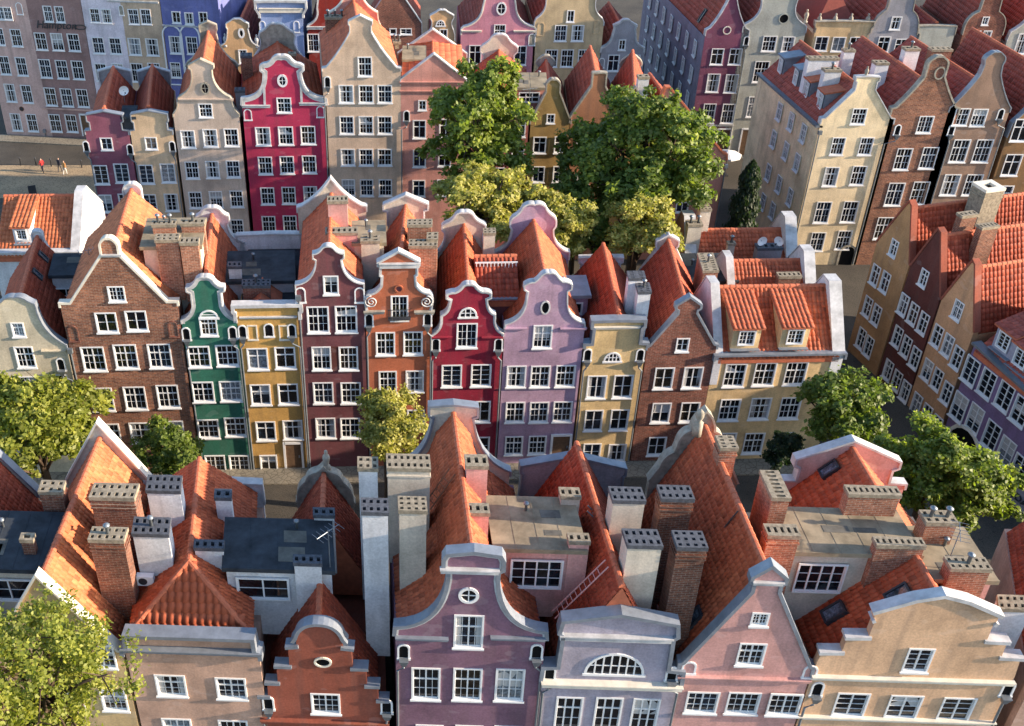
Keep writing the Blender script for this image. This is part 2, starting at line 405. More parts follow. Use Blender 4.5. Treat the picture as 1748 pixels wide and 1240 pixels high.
# ---------------------------------------------------------------- a house
class House:
    def __init__(s, label, row, cx, ye, prof, wall, D=11.0, out=None, wins=(), cop="lead", copt=.06, trim=None, trimw=.13, oh=.09, roof="tile_orange",
                 rear=None, rearmat=None, rcop="lead", zr=None, near=False, only_h=False, rw=None, tw=.27, te=.38, ridge=True, kind="gable", name="townhouse", skew=None, group=None, zeave=None, base=0.0, noroof=False, xfl=False, side_drop=.3):
        s.row, s.D, s.near, s.wall = row, D, near, wall; s.base = base
        uc, ze = row.hit(cx, ye); s.u0 = uc; s.ze = ze
        p = row.o + row.d*uc
        s.root = empty(name, (p.x, p.y, base), row.phi); tag(s.root, label, "house", group)
        s.skew = 0.0 if skew is None else skew
        # facade outline in local xz
        if out is not None:
            line = [tuple(s.px(x, y)) for x, y in smooth_prof(out)]
        else:
            pp = smooth_prof(prof); half = []
            for dx, y in pp:
                u0, z = row.hit(cx, y); u1, _ = row.hit(cx+10, y); half.append((abs(u1-u0)/10*dx, z))
            line = [(-x, z) for x, z in reversed(half)]
            if half[0][0] < 1e-6: line = line[:-1]
            line += half
        s.line = line; s.xl, s.xr = line[0][0], line[-1][0]
        s.za = max(z for _, z in line); s.xa = [x for x, z in line if abs(z-s.za) < 1e-6][0] if out is not None else 0.0
        s.zl, s.zrr = line[0][1], line[-1][1]
        s.zbase = -base if base else 0.0
        wl_ = []
        for (w, h, st, pts) in wins:
            for q in pts:
                x, z = s.px(q[0], q[1]); wl_.append((x, z, w, h, q[2] if len(q) > 2 and isinstance(q[2], str) and len(q[2]) == 1 else st, q[3] if len(q) > 3 else None))
        s.build_wall(wl_)
        # coping and trim
        T = .42
        if only_h:
            run = []; runs = []
            for i in range(len(line)-1):
                if abs(line[i+1][0]-line[i][0]) < .12*abs(line[i+1][1]-line[i][1]):
                    if run: runs.append(run)
                    run = []
                else: run = (run or [line[i]]) + [line[i+1]]
            if run: runs.append(run)
            for r_ in runs:
                r_ = list(r_); r_[0] = (r_[0][0]-.12, r_[0][1]); r_[-1] = (r_[-1][0]+.12, r_[-1][1])
                b = MB(); strip(b, r_, -oh, T+.05, copt, .02); s.part("coping", b, cop)
        else:
            b = MB(); strip(b, line, -oh, T+.05, copt, .03); s.part("coping", b, cop)
        if trim:
            b = MB(); strip(b, line, -.035, .02, -.031, trimw); s.part("gable_trim", b, trim)
        if rear is not None:
            rcx, rprof = rear[0], rear[1]
            pr = smooth_prof(rprof); half = []
            ub, zb = row.hit(rcx, pr[-1][1], D)
            for dx, y in pr:
                u0, z = row.hit(rcx, y, D); u1, _ = row.hit(rcx+10, y, D); half.append((abs(u1-u0)/10*dx, z))
            xr_ = ub - uc
            if skew is None: s.skew = xr_/D
            rl = [(-x, z) for x, z in reversed(half)]
            if half[0][0] < 1e-6: rl = rl[:-1]
            rl += half; s.rline = rl
            x0, x1 = rl[0][0], rl[-1][0]
            b = MB(); b.prism([(x0, s.ze-2.5), (x1, s.ze-2.5)] + list(reversed(rl)), D-.4, D); s.part("rear_gable", b, rearmat or wall)
            b = MB(); strip(b, rl, D-.5, D+.06, .10, .02); s.part("rear_coping", b, rcop)
        elif skew is None: s.skew = 0.0
        zmin = min(s.zl, s.zrr)
        # body
        x0, x1 = s.xl+.02, s.xr-.02; zb = s.zbase; zt = zmin - side_drop
        b = MB(); b.box(x0, x1, T, D-.02, zb, zt); s.part("side_wall", b, wall)
        s.zt = zt
        if noroof: return
        z_r = zr if zr is not None else s.za - .55
        if rear is not None and zr is None: z_r = min(z_r, max(z for _, z in s.rline)-.35)
        s.zr = z_r; s.roofmat = roof
        rwl = -s.xl - .18; rwr = s.xr - .18
        if kind == "gable":
            s.gable_roof(x0+.12, x1-.12, s.xa, zt+.1, z_r, T+.02, D-.42, roof, tw, te, ridge)
    def px(s, x, y, yl=0.0):
        u, z = s.row.hit(x, y, yl); return u - s.u0, z - s.base
    def pz(s, x, y, z):      # pixel at world height z -> local unskewed x, y
        p = at_z(x, y, z); q = Vector((p.x, p.y)) - s.row.o; yl = q.dot(s.row.n); return q.dot(s.row.d) - s.u0 - s.skew*yl, yl
    def sk(s, v): return [(x + s.skew*y, y, z) for x, y, z in v]
    def part(s, name, b, mat, parent=None, smooth=False, label=None):
        o = bpy.data.objects.new(name, mesh(name, s.sk(b.v), b.f, mat, smooth)); link(o, parent or s.root)
        if label: o["label"] = label
        return o
    def halfw(s, z):
        xs = [];
        for (xa, za), (xb, zb) in zip(s.line, s.line[1:]):
            if (za-z)*(zb-z) <= 0 and abs(za-zb) > 1e-9: xs.append(xa + (xb-xa)*(z-za)/(zb-za))
        return (min(xs), max(xs)) if len(xs) > 1 else (s.xl, s.xr)
    def build_wall(s, wins):
        line = s.line; zb = s.zbase
        poly = [(s.xl, zb), (s.xr, zb)] + list(reversed(line))
        # drop duplicate points
        P = []
        for p in poly:
            if not P or (abs(P[-1][0]-p[0]) + abs(P[-1][1]-p[1])) > 1e-4: P.append(p)
        holes = []
        for (x, z, w, h, st, gm) in wins:
            zt = z + h/2
            l, r = s.halfw(zt) if zt > min(s.zl, s.zrr) else (s.xl, s.xr)
            if x-w/2 > l+.12 and x+w/2 < r-.12 and zt < s.za-.1 and z-h/2 > zb+.1:
                hw, hh = w/2-.05, h/2-.05
                if all(abs(x-hx) > hw+hW+.02 or abs(z-hz) > hh+hH+.02 for hx, hz, hW, hH in holes): holes.append((x, z, hw, hh)); y = 0.0
                else: y = -.1
            else: y = -.1
            put_window(s.root, x, y, z, w, h, st, panes=s.near, gm=gm)
        polys = [[Vector((x, z, 0)) for x, z in P]]
        for x, z, hw, hh in holes: polys.append([Vector((x-hw, z-hh, 0)), Vector((x-hw, z+hh, 0)), Vector((x+hw, z+hh, 0)), Vector((x+hw, z-hh, 0))])
        flat = [p for pl in polys for p in pl]; T = .42; n = len(flat)
        V = [(p.x, 0, p.y) for p in flat]; F = []
        for a, b, c in tessellate_polygon(polys):
            A, B, C = flat[a], flat[b], flat[c]
            if (B.x-A.x)*(C.y-A.y) - (B.y-A.y)*(C.x-A.x) < 0: b, c = c, b
            F.append((a, b, c))
        m = len(P); V += [(x, T, z) for x, z in P]
        for i in range(m):
            j = (i+1) % m; F.append((j, i, n+i, n+j))
        for a, b, c in tessellate_polygon([polys[0]]):
            A, B, C = flat[a], flat[b], flat[c]
            if (B.x-A.x)*(C.y-A.y) - (B.y-A.y)*(C.x-A.x) > 0: b, c = c, b
            F.append((n+a, n+b, n+c))
        k = m
        for _ in holes:
            o = len(V); V += [(flat[k+i].x, .14, flat[k+i].y) for i in range(4)]
            for i in range(4):
                j = (i+1) % 4; F.append((k+j, k+i, o+i, o+j))
            F.append((o, o+3, o+2, o+1)); k += 4
        o = bpy.data.objects.new("facade_wall", mesh("facade_wall", V, F, s.wall)); link(o, s.root)
    def gable_roof(s, x0, x1, xa, ze, zr, y0, y1, mat, tw, te, ridge=True):
        """two slopes following the gable when it is hollow; real tiles on each"""
        secs = []
        for side in (-1, 1):
            xe = x0 if side < 0 else x1; sec = []
            for t in (0, .25, .5, .75, 1):
                z = ze + (zr-ze)*t; x = xe + (xa-xe)*t
                if 0 < t < 1:
                    l, r = s.halfw(z+.02); lim = (l+.12) if side < 0 else (r-.12)
                    if side < 0 and lim > x: x = min(lim, xa-.05)
                    if side > 0 and lim < x: x = max(lim, xa+.05)
                sec.append((x, z))
            # merge nearly collinear
            out = [sec[0]]
            for i in range(1, 4):
                a, p, c = out[-1], sec[i], sec[i+1]
                if abs((p[0]-a[0])*(c[1]-a[1]) - (p[1]-a[1])*(c[0]-a[0])) > .02: out.append(p)
            out.append(sec[4]); secs.append(out)
        L, R = secs
        poly = [(x, z-.06) for x, z in L] + [(x, z-.06) for x, z in reversed(R[:-1])]
        poly = [(L[0][0], ze-.5), (R[0][0], ze-.5)] + list(reversed(poly))
        b = MB(); b.prism(poly, y0, y1); roof = s.part("roof", b, "tile_ridge")
        for sec, side in ((L, -1), (R, 1)):
            for (xa_, za_), (xb_, zb_) in zip(sec, sec[1:]):
                d = Vector((xb_-xa_, 0, zb_-za_)); ln = d.length; V = d/ln
                if side < 0: P0 = (xa_, y1, za_); U = (0, -1, 0)
                else: P0 = (xa_, y0, za_); U = (0, 1, 0)
                m = tile_mesh(P0, U, tuple(V), y1-y0, ln, mat, tw, te)
                if m:
                    co = np.empty(len(m.vertices)*3, np.float32); m.vertices.foreach_get("co", co); co = co.reshape(-1, 3)
                    co[:, 0] += s.skew*co[:, 1]; m.vertices.foreach_set("co", co.ravel()); m.update()
                    o = bpy.data.objects.new("roof_tiles", m); o["kind"] = "stuff"; link(o, roof)
        if ridge: s.ridge((xa, y0, zr), (xa, y1, zr), roof)
        s.roof = roof
        return roof
    def ridge(s, p0, p1, roof, r=.15):
        p0 = Vector(p0); p1 = Vector(p1); p0.x += s.skew*p0.y; p1.x += s.skew*p1.y
        d = p1-p0; L = d.length; n = max(1, round(L/.42)); st = L/n; d.normalize()
        side = d.cross(Vector((0, 0, 1))).normalized(); up = side.cross(d)
        V = []; F = []
        for e, rr in ((0, r*1.12), (st*1.06, r*.95)):
            for k in range(6):
                a = math.pi*k/5*1.1-.05*math.pi; V.append(d*e + side*math.cos(a)*rr + up*(math.sin(a)*rr-.02))
        for k in range(5): F.append((k, k+1, 7+k, 6+k))
        F.append((0, 5, 4, 3, 2, 1))
        if s.near:
            m = mesh("ridge_tile", V, F, "tile_ridge")
            for i in range(n):
                o = bpy.data.objects.new("ridge_tile", m); o.location = p0 + d*st*i; link(o, roof)
        else:
            b = MB()
            for i in range(n): b.add([v + p0 + d*st*i for v in V], F)
            o = bpy.data.objects.new("ridge_tiles", mesh("ridge_tiles", b.v, b.f, "tile_ridge")); link(o, roof)
    # ---- fittings on the facade
    def band(s, y, th, proud, mat, x0=None, x1=None, name="cornice", ext=.06):
        xa, z = s.px(x0 if x0 is not None else 0, y) if x0 is not None else (s.xl-ext, s.px(PPX, y)[1])
        if x0 is None:
            z = s.px_c(y)
        xb = s.px(x1, y)[0] if x1 is not None else s.xr+ext
        b = MB(); b.box(xa, xb, -proud, .02, z-th/2, z+th/2); b.box(xa-.04, xb+.04, -proud-.07, .025, z+th/2, z+th/2+.07)
        return s.part(name, b, mat)
    def px_c(s, y):
        p = s.row.o + s.row.d*s.u0; Y = p.y
        # pixel column of the house centre at that row: solve by two steps
        z = s.ze
        for _ in range(4):
            dep = Y*CP + (CAM_H-z)*SP; x = PPX + FPX*p.x/dep; z = s.row.hit(x, y)[1]
        return z
    def niche(s, x, y, w, h, fill=None, mat="white_paint", proud=.05, arch=True, r=.09):
        cx, cz = s.px(x, y); n = 8; W, H = w/2, h/2
        pts = [(cx-W, cz-H)]
        if arch: pts += [(cx - W*math.cos(math.pi*k/n), cz + H-W + W*math.sin(math.pi*k/n)) for k in range(n+1)]
        else: pts += [(cx-W, cz+H), (cx+W, cz+H)]
        pts += [(cx+W, cz-H)]
        b = MB(); strip(b, pts, -proud, .01, r); b.box(cx-W-r-.03, cx+W+r+.03, -proud-.03, .012, cz-H-.12, cz-H)
        o = s.part("niche", b, mat)
        if fill:
            b = MB(); b.prism([(px_, pz_) for px_, pz_ in reversed(pts)], -.012, .01); s.part("opening", b, fill, o)
        return o
    def lunette(s, x, y, w, h, fill="glass_dark", bars=5):
        cx, cz = s.px(x, y); n = 12; W = w/2; cz -= h/2
        arc = [(cx - W*math.cos(math.pi*k/n), cz + h*math.sin(math.pi*k/n)) for k in range(n+1)]
        b = MB(); strip(b, arc, -.06, .01, .12); b.box(cx-W-.18, cx+W+.18, -.10, .012, cz-.13, cz)
        for k in range(1, bars):
            xx = cx - W + 2*W*k/bars; hh = h*math.sqrt(max(0, 1-((xx-cx)/W)**2)); b.box(xx-.035, xx+.035, -.05, .01, cz, cz+hh)
        b.box(cx-W*.93, cx+W*.93, -.045, .01, cz+h*.42, cz+h*.42+.05)
        o = s.part("lunette_window", b, "white_paint")
        b = MB(); b.prism(list(reversed(arc)), -.014, .012); s.part("glass", b, fill, o)
    def oculus(s, x, y, w, h, fill="glass_dark", mat="white_paint", r=.12, bars=True):
        cx, cz = s.px(x, y); n = 20
        b = MB(); pts = [(cx+w/2*math.sin(2*math.pi*k/n), cz+h/2*math.cos(2*math.pi*k/n)) for k in range(n+1)]
        strip(b, pts, -.07, .01, r)
        if bars: b.box(cx-.025, cx+.025, -.04, .01, cz-h/2, cz+h/2); b.box(cx-w/2, cx+w/2, -.038, .011, cz-.025, cz+.025)
        o = s.part("round_window", b, mat)
        b = MB(); b.prism(list(reversed(pts[:-1])), -.015, .01); s.part("glass", b, fill, o)
    def drain(s, x, y, drop=3.0, mat="white_paint"):
        o = s.niche(x, y, .42, .85, "void", mat, .06)
        cx, cz = s.px(x, y); b = MB()
        b.hexa([(cx-.09,-.22,cz-.85),(cx+.09,-.22,cz-.85),(cx+.09,-.04,cz-.85),(cx-.09,-.04,cz-.85)], [(cx-.22,-.34,cz-.42),(cx+.22,-.34,cz-.42),(cx+.22,-.03,cz-.42),(cx-.22,-.03,cz-.42)])
        xe = s.xl+.07 if cx < 0 else s.xr-.07
        b.tube([(cx, -.12, cz-.8), (cx, -.12, cz-1.0), (xe, -.12, cz-1.25), (xe, -.12, .1)], .06, 8)
        s.part("downpipe", b, "zinc")
    def pipe(s, x, y, mat="zinc"):
        cx, cz = s.px(x, y); b = MB(); b.tube([(cx, -.1, cz), (cx, -.1, .1)], .06, 8)
        b.box(cx-.16, cx+.16, -.28, -.02, cz-.05, cz+.3); s.part("downpipe", b, mat)
    def door(s, x, y, w, h, mat="void"):
        cx, cz = s.px(x, y); cz = max(cz, h/2+.1); b = MB(); W = w/2
        b.box(cx-W-.16, cx-W, -.1, .02, cz-h/2, cz+h/2+.16); b.box(cx+W, cx+W+.16, -.1, .02, cz-h/2, cz+h/2+.16); b.box(cx-W, cx+W, -.11, .02, cz+h/2, cz+h/2+.18)
        o = s.part("door", b, "white_paint")
        b = MB(); b.box(cx-W, cx+W, -.03, .021, cz-h/2, cz+h/2); s.part("door_leaf", b, "wood" if mat == "void" else mat, o)
        b = MB(); b.box(cx+W-.2, cx+W-.1, -.08, -.03, cz-.15, cz+.05); s.part("handle", b, "zinc", o)
    # ---- things on the roof
    def chimney(s, x, y, wpx, z, d=.9, zb=None, mat="white_wall", cap="cap_dark", holes=None, capt=.22, yl=None, bands=0, pots=0, wm=None, name="chimney"):
        """top front edge centred on pixel x,y at world height z"""
        if yl is None: cx, yl = s.pz(x, y, z)
        else:
            ux, z = s.px(x, y, yl); cx = ux - s.skew*yl
        w = abs(s.px(x+10, y, yl)[0] - s.px(x-10, y, yl)[0])/20*wpx if wm is None else wm; W = w/2
        zb = zb if zb is not None else s.zt - .3
        b = MB(); b.box(cx-W+.05, cx+W-.05, yl+.05, yl+d-.05, zb, z-capt)
        for k in range(bands): b.box(cx-W+.0, cx+W-.0, yl+.0, yl+d-.0, z-capt-.35-.22*k, z-capt-.25-.22*k)
        o = s.part("chimney", b, mat)
        nx, ny = holes or (max(2, round(w/.34)), max(1, round(d/.45)))
        b = MB(); cw = w/nx; cd = d/ny; g = .27; V = 0
        X = []; Y = []
        for i in range(nx): X += [cx-W+cw*(i+g), cx-W+cw*(i+1-g)]
        for j in range(ny): Y += [yl+cd*(j+g), yl+cd*(j+1-g)]
        X = [cx-W] + X + [cx+W]; Y = [yl] + Y + [yl+d]
        zt, zl = z, z-capt
        for i in range(len(X)-1):
            for j in range(len(Y)-1):
                hole = i % 2 == 1 and j % 2 == 1
                a = [(X[i],Y[j]),(X[i+1],Y[j]),(X[i+1],Y[j+1]),(X[i],Y[j+1])]
                if not hole: b.add([(p, q, zt) for p, q in a], [(0, 1, 2, 3)])
                else:
                    lo = zt-.7; b.add([(p, q, zt) for p, q in a] + [(p, q, lo) for p, q in a], [(1,0,4,5),(2,1,5,6),(3,2,6,7),(0,3,7,4),(4,5,6,7)])
        b.add([(cx-W,yl,zl),(cx+W,yl,zl),(cx+W,yl+d,zl),(cx-W,yl+d,zl),(cx-W,yl,zt),(cx+W,yl,zt),(cx+W,yl+d,zt),(cx-W,yl+d,zt)], [(0,3,2,1),(0,1,5,4),(1,2,6,5),(2,3,7,6),(3,0,4,7)])
        s.part("chimney_cap", b, cap, o)
        for k in range(pots):
            q = MB(); xx = cx - W + w*(k+.5)/pots; q.lathe(xx, yl+d*.5, [(.09, z-.02), (.09, z+.45), (.17, z+.47), (.17, z+.53), (.05, z+.62)], 10)
            s.part("chimney_pot", q, "zinc", o, True)
        return o
    def attic(s, xl, xr, yf, yb, z, zb=None, wall="white_wall", roof="felt_dark", win=None, over=.18, th=.16, name="attic_box"):
        """flat-roofed attic: front top edge at pixels xl..xr on row yf, back edge on row yb, all at height z"""
        x0, y0 = s.pz(xl, yf, z); x1, ya = s.pz(xr, yf, z); y0 = (y0+ya)/2; _, y1 = s.pz((xl+xr)/2, yb, z)
        zb = zb if zb is not None else s.zt
        b = MB(); b.box(x0+over, x1-over, y0+over, y1-.05, zb, z-th); o = s.part(name, b, wall)
        b = MB(); b.box(x0, x1, y0, y1, z-th, z); s.part("flat_roof", b, roof, o)
        k = max(2, int((x1-x0)/1.1)); b = MB()
        for i in range(1, k): xx = x0+(x1-x0)*i/k; b.box(xx-.03, xx+.03, y0+.05, y1-.05, z, z+.012)
        b.box(x0, x1, y0-.06, y0, z-th-.06, z+.03); s.part("roof_edge", b, roof, o)
        dx_, dy_ = x1-x0, y1-y0
        if dx_ > 1.5 and dy_ > 1.5:
            for _ in range(2):
                u, v = rng.uniform(.1, .6), rng.uniform(.1, .6); b = MB(); b.box(x0+dx_*u, x0+dx_*(u+rng.uniform(.12, .3)), y0+dy_*v, y0+dy_*(v+rng.uniform(.1, .3)), z+.002, z+.014); s.part("felt_patch", b, "felt_patch", o)
            vx, vy = x0+dx_*rng.uniform(.2, .8), y0+dy_*rng.uniform(.55, .9); b = MB(); b.lathe(vx, vy, [(.07, z), (.07, z+.4), (.14, z+.42), (.14, z+.5), (.04, z+.56)], 9); s.part("roof_vent", b, "zinc", o, True)
        if win:
            for (wx, wy, w, h, st) in win:
                ux, uz = s.px(wx, wy, y0+over); put_window(o, ux, y0+over-.11, uz, w, h, st, level=2, gm="glass_dark")
        return o
    def skylight(s, x, y, side, w=.75, h=1.1, off=.06):
        """roof window on the left (-1) or right (+1) slope at a pixel"""
        x0 = s.xl+.14 if side < 0 else s.xr-.14; ze = s.zt+.1
        dx, dz = s.xa-x0, s.zr-ze
        # intersect the pixel ray with the slope plane in local space
        r = ray(x, y); d = s.row.d; n = s.row.n; o3 = Vector((-s.row.o.x, -s.row.o.y))
        ol = Vector((o3.dot(d)-s.u0, o3.dot(n), CAM_H)); rl = Vector((r.x*d.x+r.y*d.y, r.x*n.x+r.y*n.y, r.z))
        ol.x -= s.skew*ol.y; rl.x -= s.skew*rl.y
        nrm = Vector((-dz, 0, dx)) if dx > 0 else Vector((dz, 0, -dx)); nrm.normalize()
        t = nrm.dot(Vector((x0, 0, ze)) - ol)/nrm.dot(rl); p = ol + rl*t
        up = Vector((dx, 0, dz)).normalized(); yy = Vector((0, 1, 0)); b = MB(); g = MB()
        def blk(bb, a0, a1, c0, c1, h0, h1):
            q = lambda a, c, hh: tuple(p + yy*a + up*c + nrm*hh)
            bb.hexa([q(a0,c0,h0),q(a1,c0,h0),q(a1,c1,h0),q(a0,c1,h0)], [q(a0,c0,h1),q(a1,c0,h1),q(a1,c1,h1),q(a0,c1,h1)])
        W, H = w/2, h/2
        for a in ((-W, W, -H, -H+.1), (-W, W, H-.1, H), (-W, -W+.1, -H+.1, H-.1), (W-.1, W, -H+.1, H-.1)): blk(b, *a, -.05, .2)
        blk(g, -W+.1, W-.1, -H+.1, H-.1, -.05, .12)
        o = s.part("roof_window", b, "dark_metal"); s.part("glass", g, "skylight", o)

# ================================================================ setting: ground, streets
RF = Row(0, 34, -.04); RM = Row(0, 60, .03); RB = Row(0, 91, 0); RAL = Row(-40, 121, -.13); RA = Row(0, 118, 0)
RAR = Row(40, 115, -.02); RC = Row(36, 90, 0); RR = Row(37, 74.7, math.radians(-75.5))
def cobbles(name, c, s=3.0):
    t = NT(name); p = t.coord(); v = t.n("TexVoronoi"); v.inputs["Scale"].default_value = s; t.l(p, v.inputs["Vector"])
    e = t.n("TexVoronoi", feature='DISTANCE_TO_EDGE'); e.inputs["Scale"].default_value = s; t.l(p, e.inputs["Vector"])
    a = t.noise(.25, 5, .6, p)
    col = t.mix(t.ramp(e.outputs[0], [(.0, (1, 1, 1)), (.08, (0, 0, 0))]), c, sc(c, .45))
    col = t.mix(1.0, col, t.ramp(a, [(.3, (.7, .7, .7)), (.7, (1.25, 1.22, 1.15))]), 'MULTIPLY')
    t.bump(e.outputs[0], .5, .03); return t.done(col, .85, .3)
cobbles("cobble", (.075, .066, .055), 7.0); cobbles("square_stone", (.36, .27, .17), 3.0); cobbles("pavement", (.22, .195, .155), 2.4)
b = MB(); b.add([(-900, -300, 0), (900, -300, 0), (900, 2200, 0), (-900, 2200, 0)], [(0, 1, 2, 3)])
g = bpy.data.objects.new("ground", mesh("ground", b.v, b.f, "cobble")); link(g); tag(g, kind="structure")
def slab(name, pts, z, mat):
    n = len(pts); v = [(x, y, .002) for x, y in pts] + [(x, y, z) for x, y in pts]
    f = [tuple(range(n, 2*n))] + [(i, (i+1) % n, n+(i+1) % n, n+i) for i in range(n)]
    o = bpy.data.objects.new(name, mesh(name, v, f, mat)); link(o); tag(o, kind="structure")
slab("pavement", [(-60, 56.4), (32, 59.2), (32, 61), (-60, 58.2)], .12, "pavement")
slab("pavement", [(-60, 47.6), (34, 44.0), (34, 45.6), (-60, 49.2)], .12, "pavement")
slab("pavement", [(-75, 123.2), (-20, 116.2), (-20, 118.2), (-75, 125.2)], .12, "pavement")
slab("square_paving", [(-70, 104.5), (-28, 104.5), (-28, 113), (-70, 113)], .05, "square_stone")

# ================================================================ facade colours
for n_, c_ in dict(f_cream=(200,178,130), f_taupe=(196,164,142), f_rust=(150,86,68), f_purple=(130,100,118), f_grey=(168,166,180), f_pink=(206,160,152), f_tan=(216,182,144),
    m_pale=(206,200,172), m_green=(52,116,96), m_yellow=(204,164,90), m_brown=(116,72,76), m_orange=(184,108,76), m_crimson=(150,42,62), m_lilac=(176,150,172), m_ochre=(216,192,136), m_straw=(226,200,146),
    b_mauve=(150,92,108), b_cream=(222,196,156), b_greige=(206,190,170), b_crimson=(188,58,90), b_tan=(214,192,164), b_rose=(206,150,136), b_rosedark=(160,98,92), b_olive=(164,138,84), b_brick=(172,124,92), b_pinkend=(196,140,122),
    a_pink=(210,180,168), a_brown=(158,130,124), a_white=(224,220,228), a_tan=(202,182,154), a_blue=(108,118,176), a_cream=(216,178,128), a_sky=(150,176,220), a_red=(150,52,44), a_mauve=(204,140,156), a_olive=(200,182,142), a_grey=(154,158,164), a_slate=(134,134,150), a_plum=(128,78,100), a_celadon=(168,176,166), a_yellow=(226,200,150),
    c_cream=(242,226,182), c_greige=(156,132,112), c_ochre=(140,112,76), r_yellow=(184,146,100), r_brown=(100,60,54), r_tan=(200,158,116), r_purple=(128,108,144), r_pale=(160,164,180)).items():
    m_ = sum(c_)/3; plaster(n_, tuple(v*k for v, k in zip(S(*[x + (m_-x)*.06 for x in c_]), (.92, .84, .84))))

# ================================================================ FRONT ROW
D = 11.2
h = House("ochre gabled house at the row's end with two brick chimneys against its tiled roof", RF, 97, 1112, [(0,985),(104,1108),(110,1108),(110,1116)], "f_cream", D, near=True, roof="tile_bright", cop="cream_trim", copt=.1,
  rear=(190,[(0,716),(70,812),(70,820)]), rcop="cream_trim", rearmat="cream_wall", wins=[(1.3,1.6,'a',[(175,1118),(120,1190),(195,1195)])])
F1 = h
h.chimney(190,850,78,15.3,1.1,mat="brick_chimney",cap="cap_concrete",holes=(6,2),bands=2); h.chimney(180,922,62,15.0,.9,mat="brick_chimney",cap="cap_concrete",holes=(5,2),bands=2,pots=1)
h = House("red roofed house with a dark flat attic and four-pane attic window", RF, -110, 1100, [(0,985),(104,1108),(104,1116)], "f_taupe", D, near=True, roof="tile_red", rear=(-8,[(0,735),(75,830),(75,838)]), rcop="lead", rearmat="cream_wall")
h.attic(-60,100,972,872,13.4,wall="cream_wall",win=[(18,1005,2.4,1.5,'f')]); h.chimney(85,840,42,14.6,.9,mat="brick_chimney",cap="cap_concrete",holes=(3,2),bands=1); h.chimney(44,922,24,14.4,.5,mat="brick_chimney",cap="cap_concrete",holes=(1,1))

h = House("taupe house with a lead-topped parapet and hipped red tile roof", RF, 328, 1116, [(0,1086),(106,1086),(106,1106),(114,1108),(114,1118)], "f_taupe", D, near=True, kind="hip", noroof=True, copt=.18, oh=.28,
  wins=[(1.5,1.55,'a',[(292,1170),(395,1175)]),(1.5,1.9,'a',[(304,1247),(400,1250)])], rear=(352,[(0,815),(98,817),(98,850)]), rcop="white_coping", rearmat="white_wall")
F2 = h
h.band(1108,.16,.30,"lead",ext=.12)
def hip_roof(h, mat, zr, hipback, ze=None):
    x0, x1 = h.xl+.3, h.xr-.3; ze = ze if ze else h.zt+.15; y0, y1 = .5, h.D-.45; ya = hipback
    b = MB(); pts = [(x0,y0,ze-.06),(x1,y0,ze-.06),(x1,y1,ze-.06),(x0,y1,ze-.06),(0,ya,zr-.06),(0,y1,zr-.06)]
    b.add(pts, [(0,1,4),(1,2,5,4),(3,0,4,5),(2,3,5),(3,2,1,0)]); roof = h.part("roof", b, "tile_ridge")
    Lw = y1-y0
    for side in (-1, 1):
        xe = x0 if side < 0 else x1; d = Vector((-xe,0,zr-ze)); ln = d.length; V = d/ln
        if side < 0: P0 = (xe,y1,ze); U = (0,-1,0); ins = lambda u, v: u < Lw - (ya-y0)*(v/ln)
        else: P0 = (xe,y0,ze); U = (0,1,0); ins = lambda u, v: u > (ya-y0)*(v/ln)
        m = tile_mesh(P0, U, tuple(V), Lw, ln, mat, .24, .34, ins)
        co = np.empty(len(m.vertices)*3, np.float32); m.vertices.foreach_get("co", co); co = co.reshape(-1,3); co[:,0] += h.skew*co[:,1]; m.vertices.foreach_set("co", co.ravel()); m.update()
        o = bpy.data.objects.new("roof_tiles", m); o["kind"] = "stuff"; link(o, roof)
    # front hip: every tile an object
    W = x1-x0; d = Vector((0,ya-y0,zr-ze)); ln = d.length; V = d/ln; tw, te = .36, .46; nc = round(W/tw); nr = round(ln/te); tw = W/nc; te = ln/nr
    tm = tile_mesh((0,0,0),(1,0,0),tuple(V),tw,te,mat,tw,te,name="roof_tile",barrel=.085)
    for j in range(nr):
        f = 1-(j+.6)/nr
        for i in range(nc):
            u = (i+.5)*tw - W/2
            if abs(u) > W/2*f + tw*.35: continue
            o = bpy.data.objects.new("roof_tile", tm); p = Vector((u-tw/2+(x0+x1)/2, y0, ze)) + V*(j*te); o.location = (p.x + h.skew*p.y, p.y, p.z); link(o, roof)
    h.ridge((0,ya,zr),(0,y1,zr),roof); h.ridge((x0,y0,ze),(0,ya,zr),roof); h.ridge((x1,y0,ze),(0,ya,zr),roof)
    h.zr = zr; h.roof = roof; h.xa = 0
hip_roof(h, "tile_orange", 12.9, 3.0, 10.55)
h.chimney(278,838,60,14.6,1.2,mat="white_wall",cap="cap_dark",holes=(5,2)); h.chimney(256,912,64,14.4,1.2,mat="white_wall",cap="cap_dark",holes=(5,2),pots=1)
h.chimney(380,850,30,13.5,.7,mat="white_wall",cap="cap_dark",holes=(2,1)); h.chimney(356,936,52,13.3,.6,mat="white_wall",cap="cap_dark",holes=(4,1))
h.attic(378,572,972,885,12.8,zb=8.0,wall="white_wall",win=[(450,1003,2.6,1.5,'f')]); h.chimney(525,962,50,13.4,.6,mat="white_wall",cap="cap_dark",holes=(4,1)); h.chimney(553,880,38,13.2,.6,mat="white_wall",cap="cap_dark",holes=(3,1))
h.skylight(393,1040,1,.5,.7)

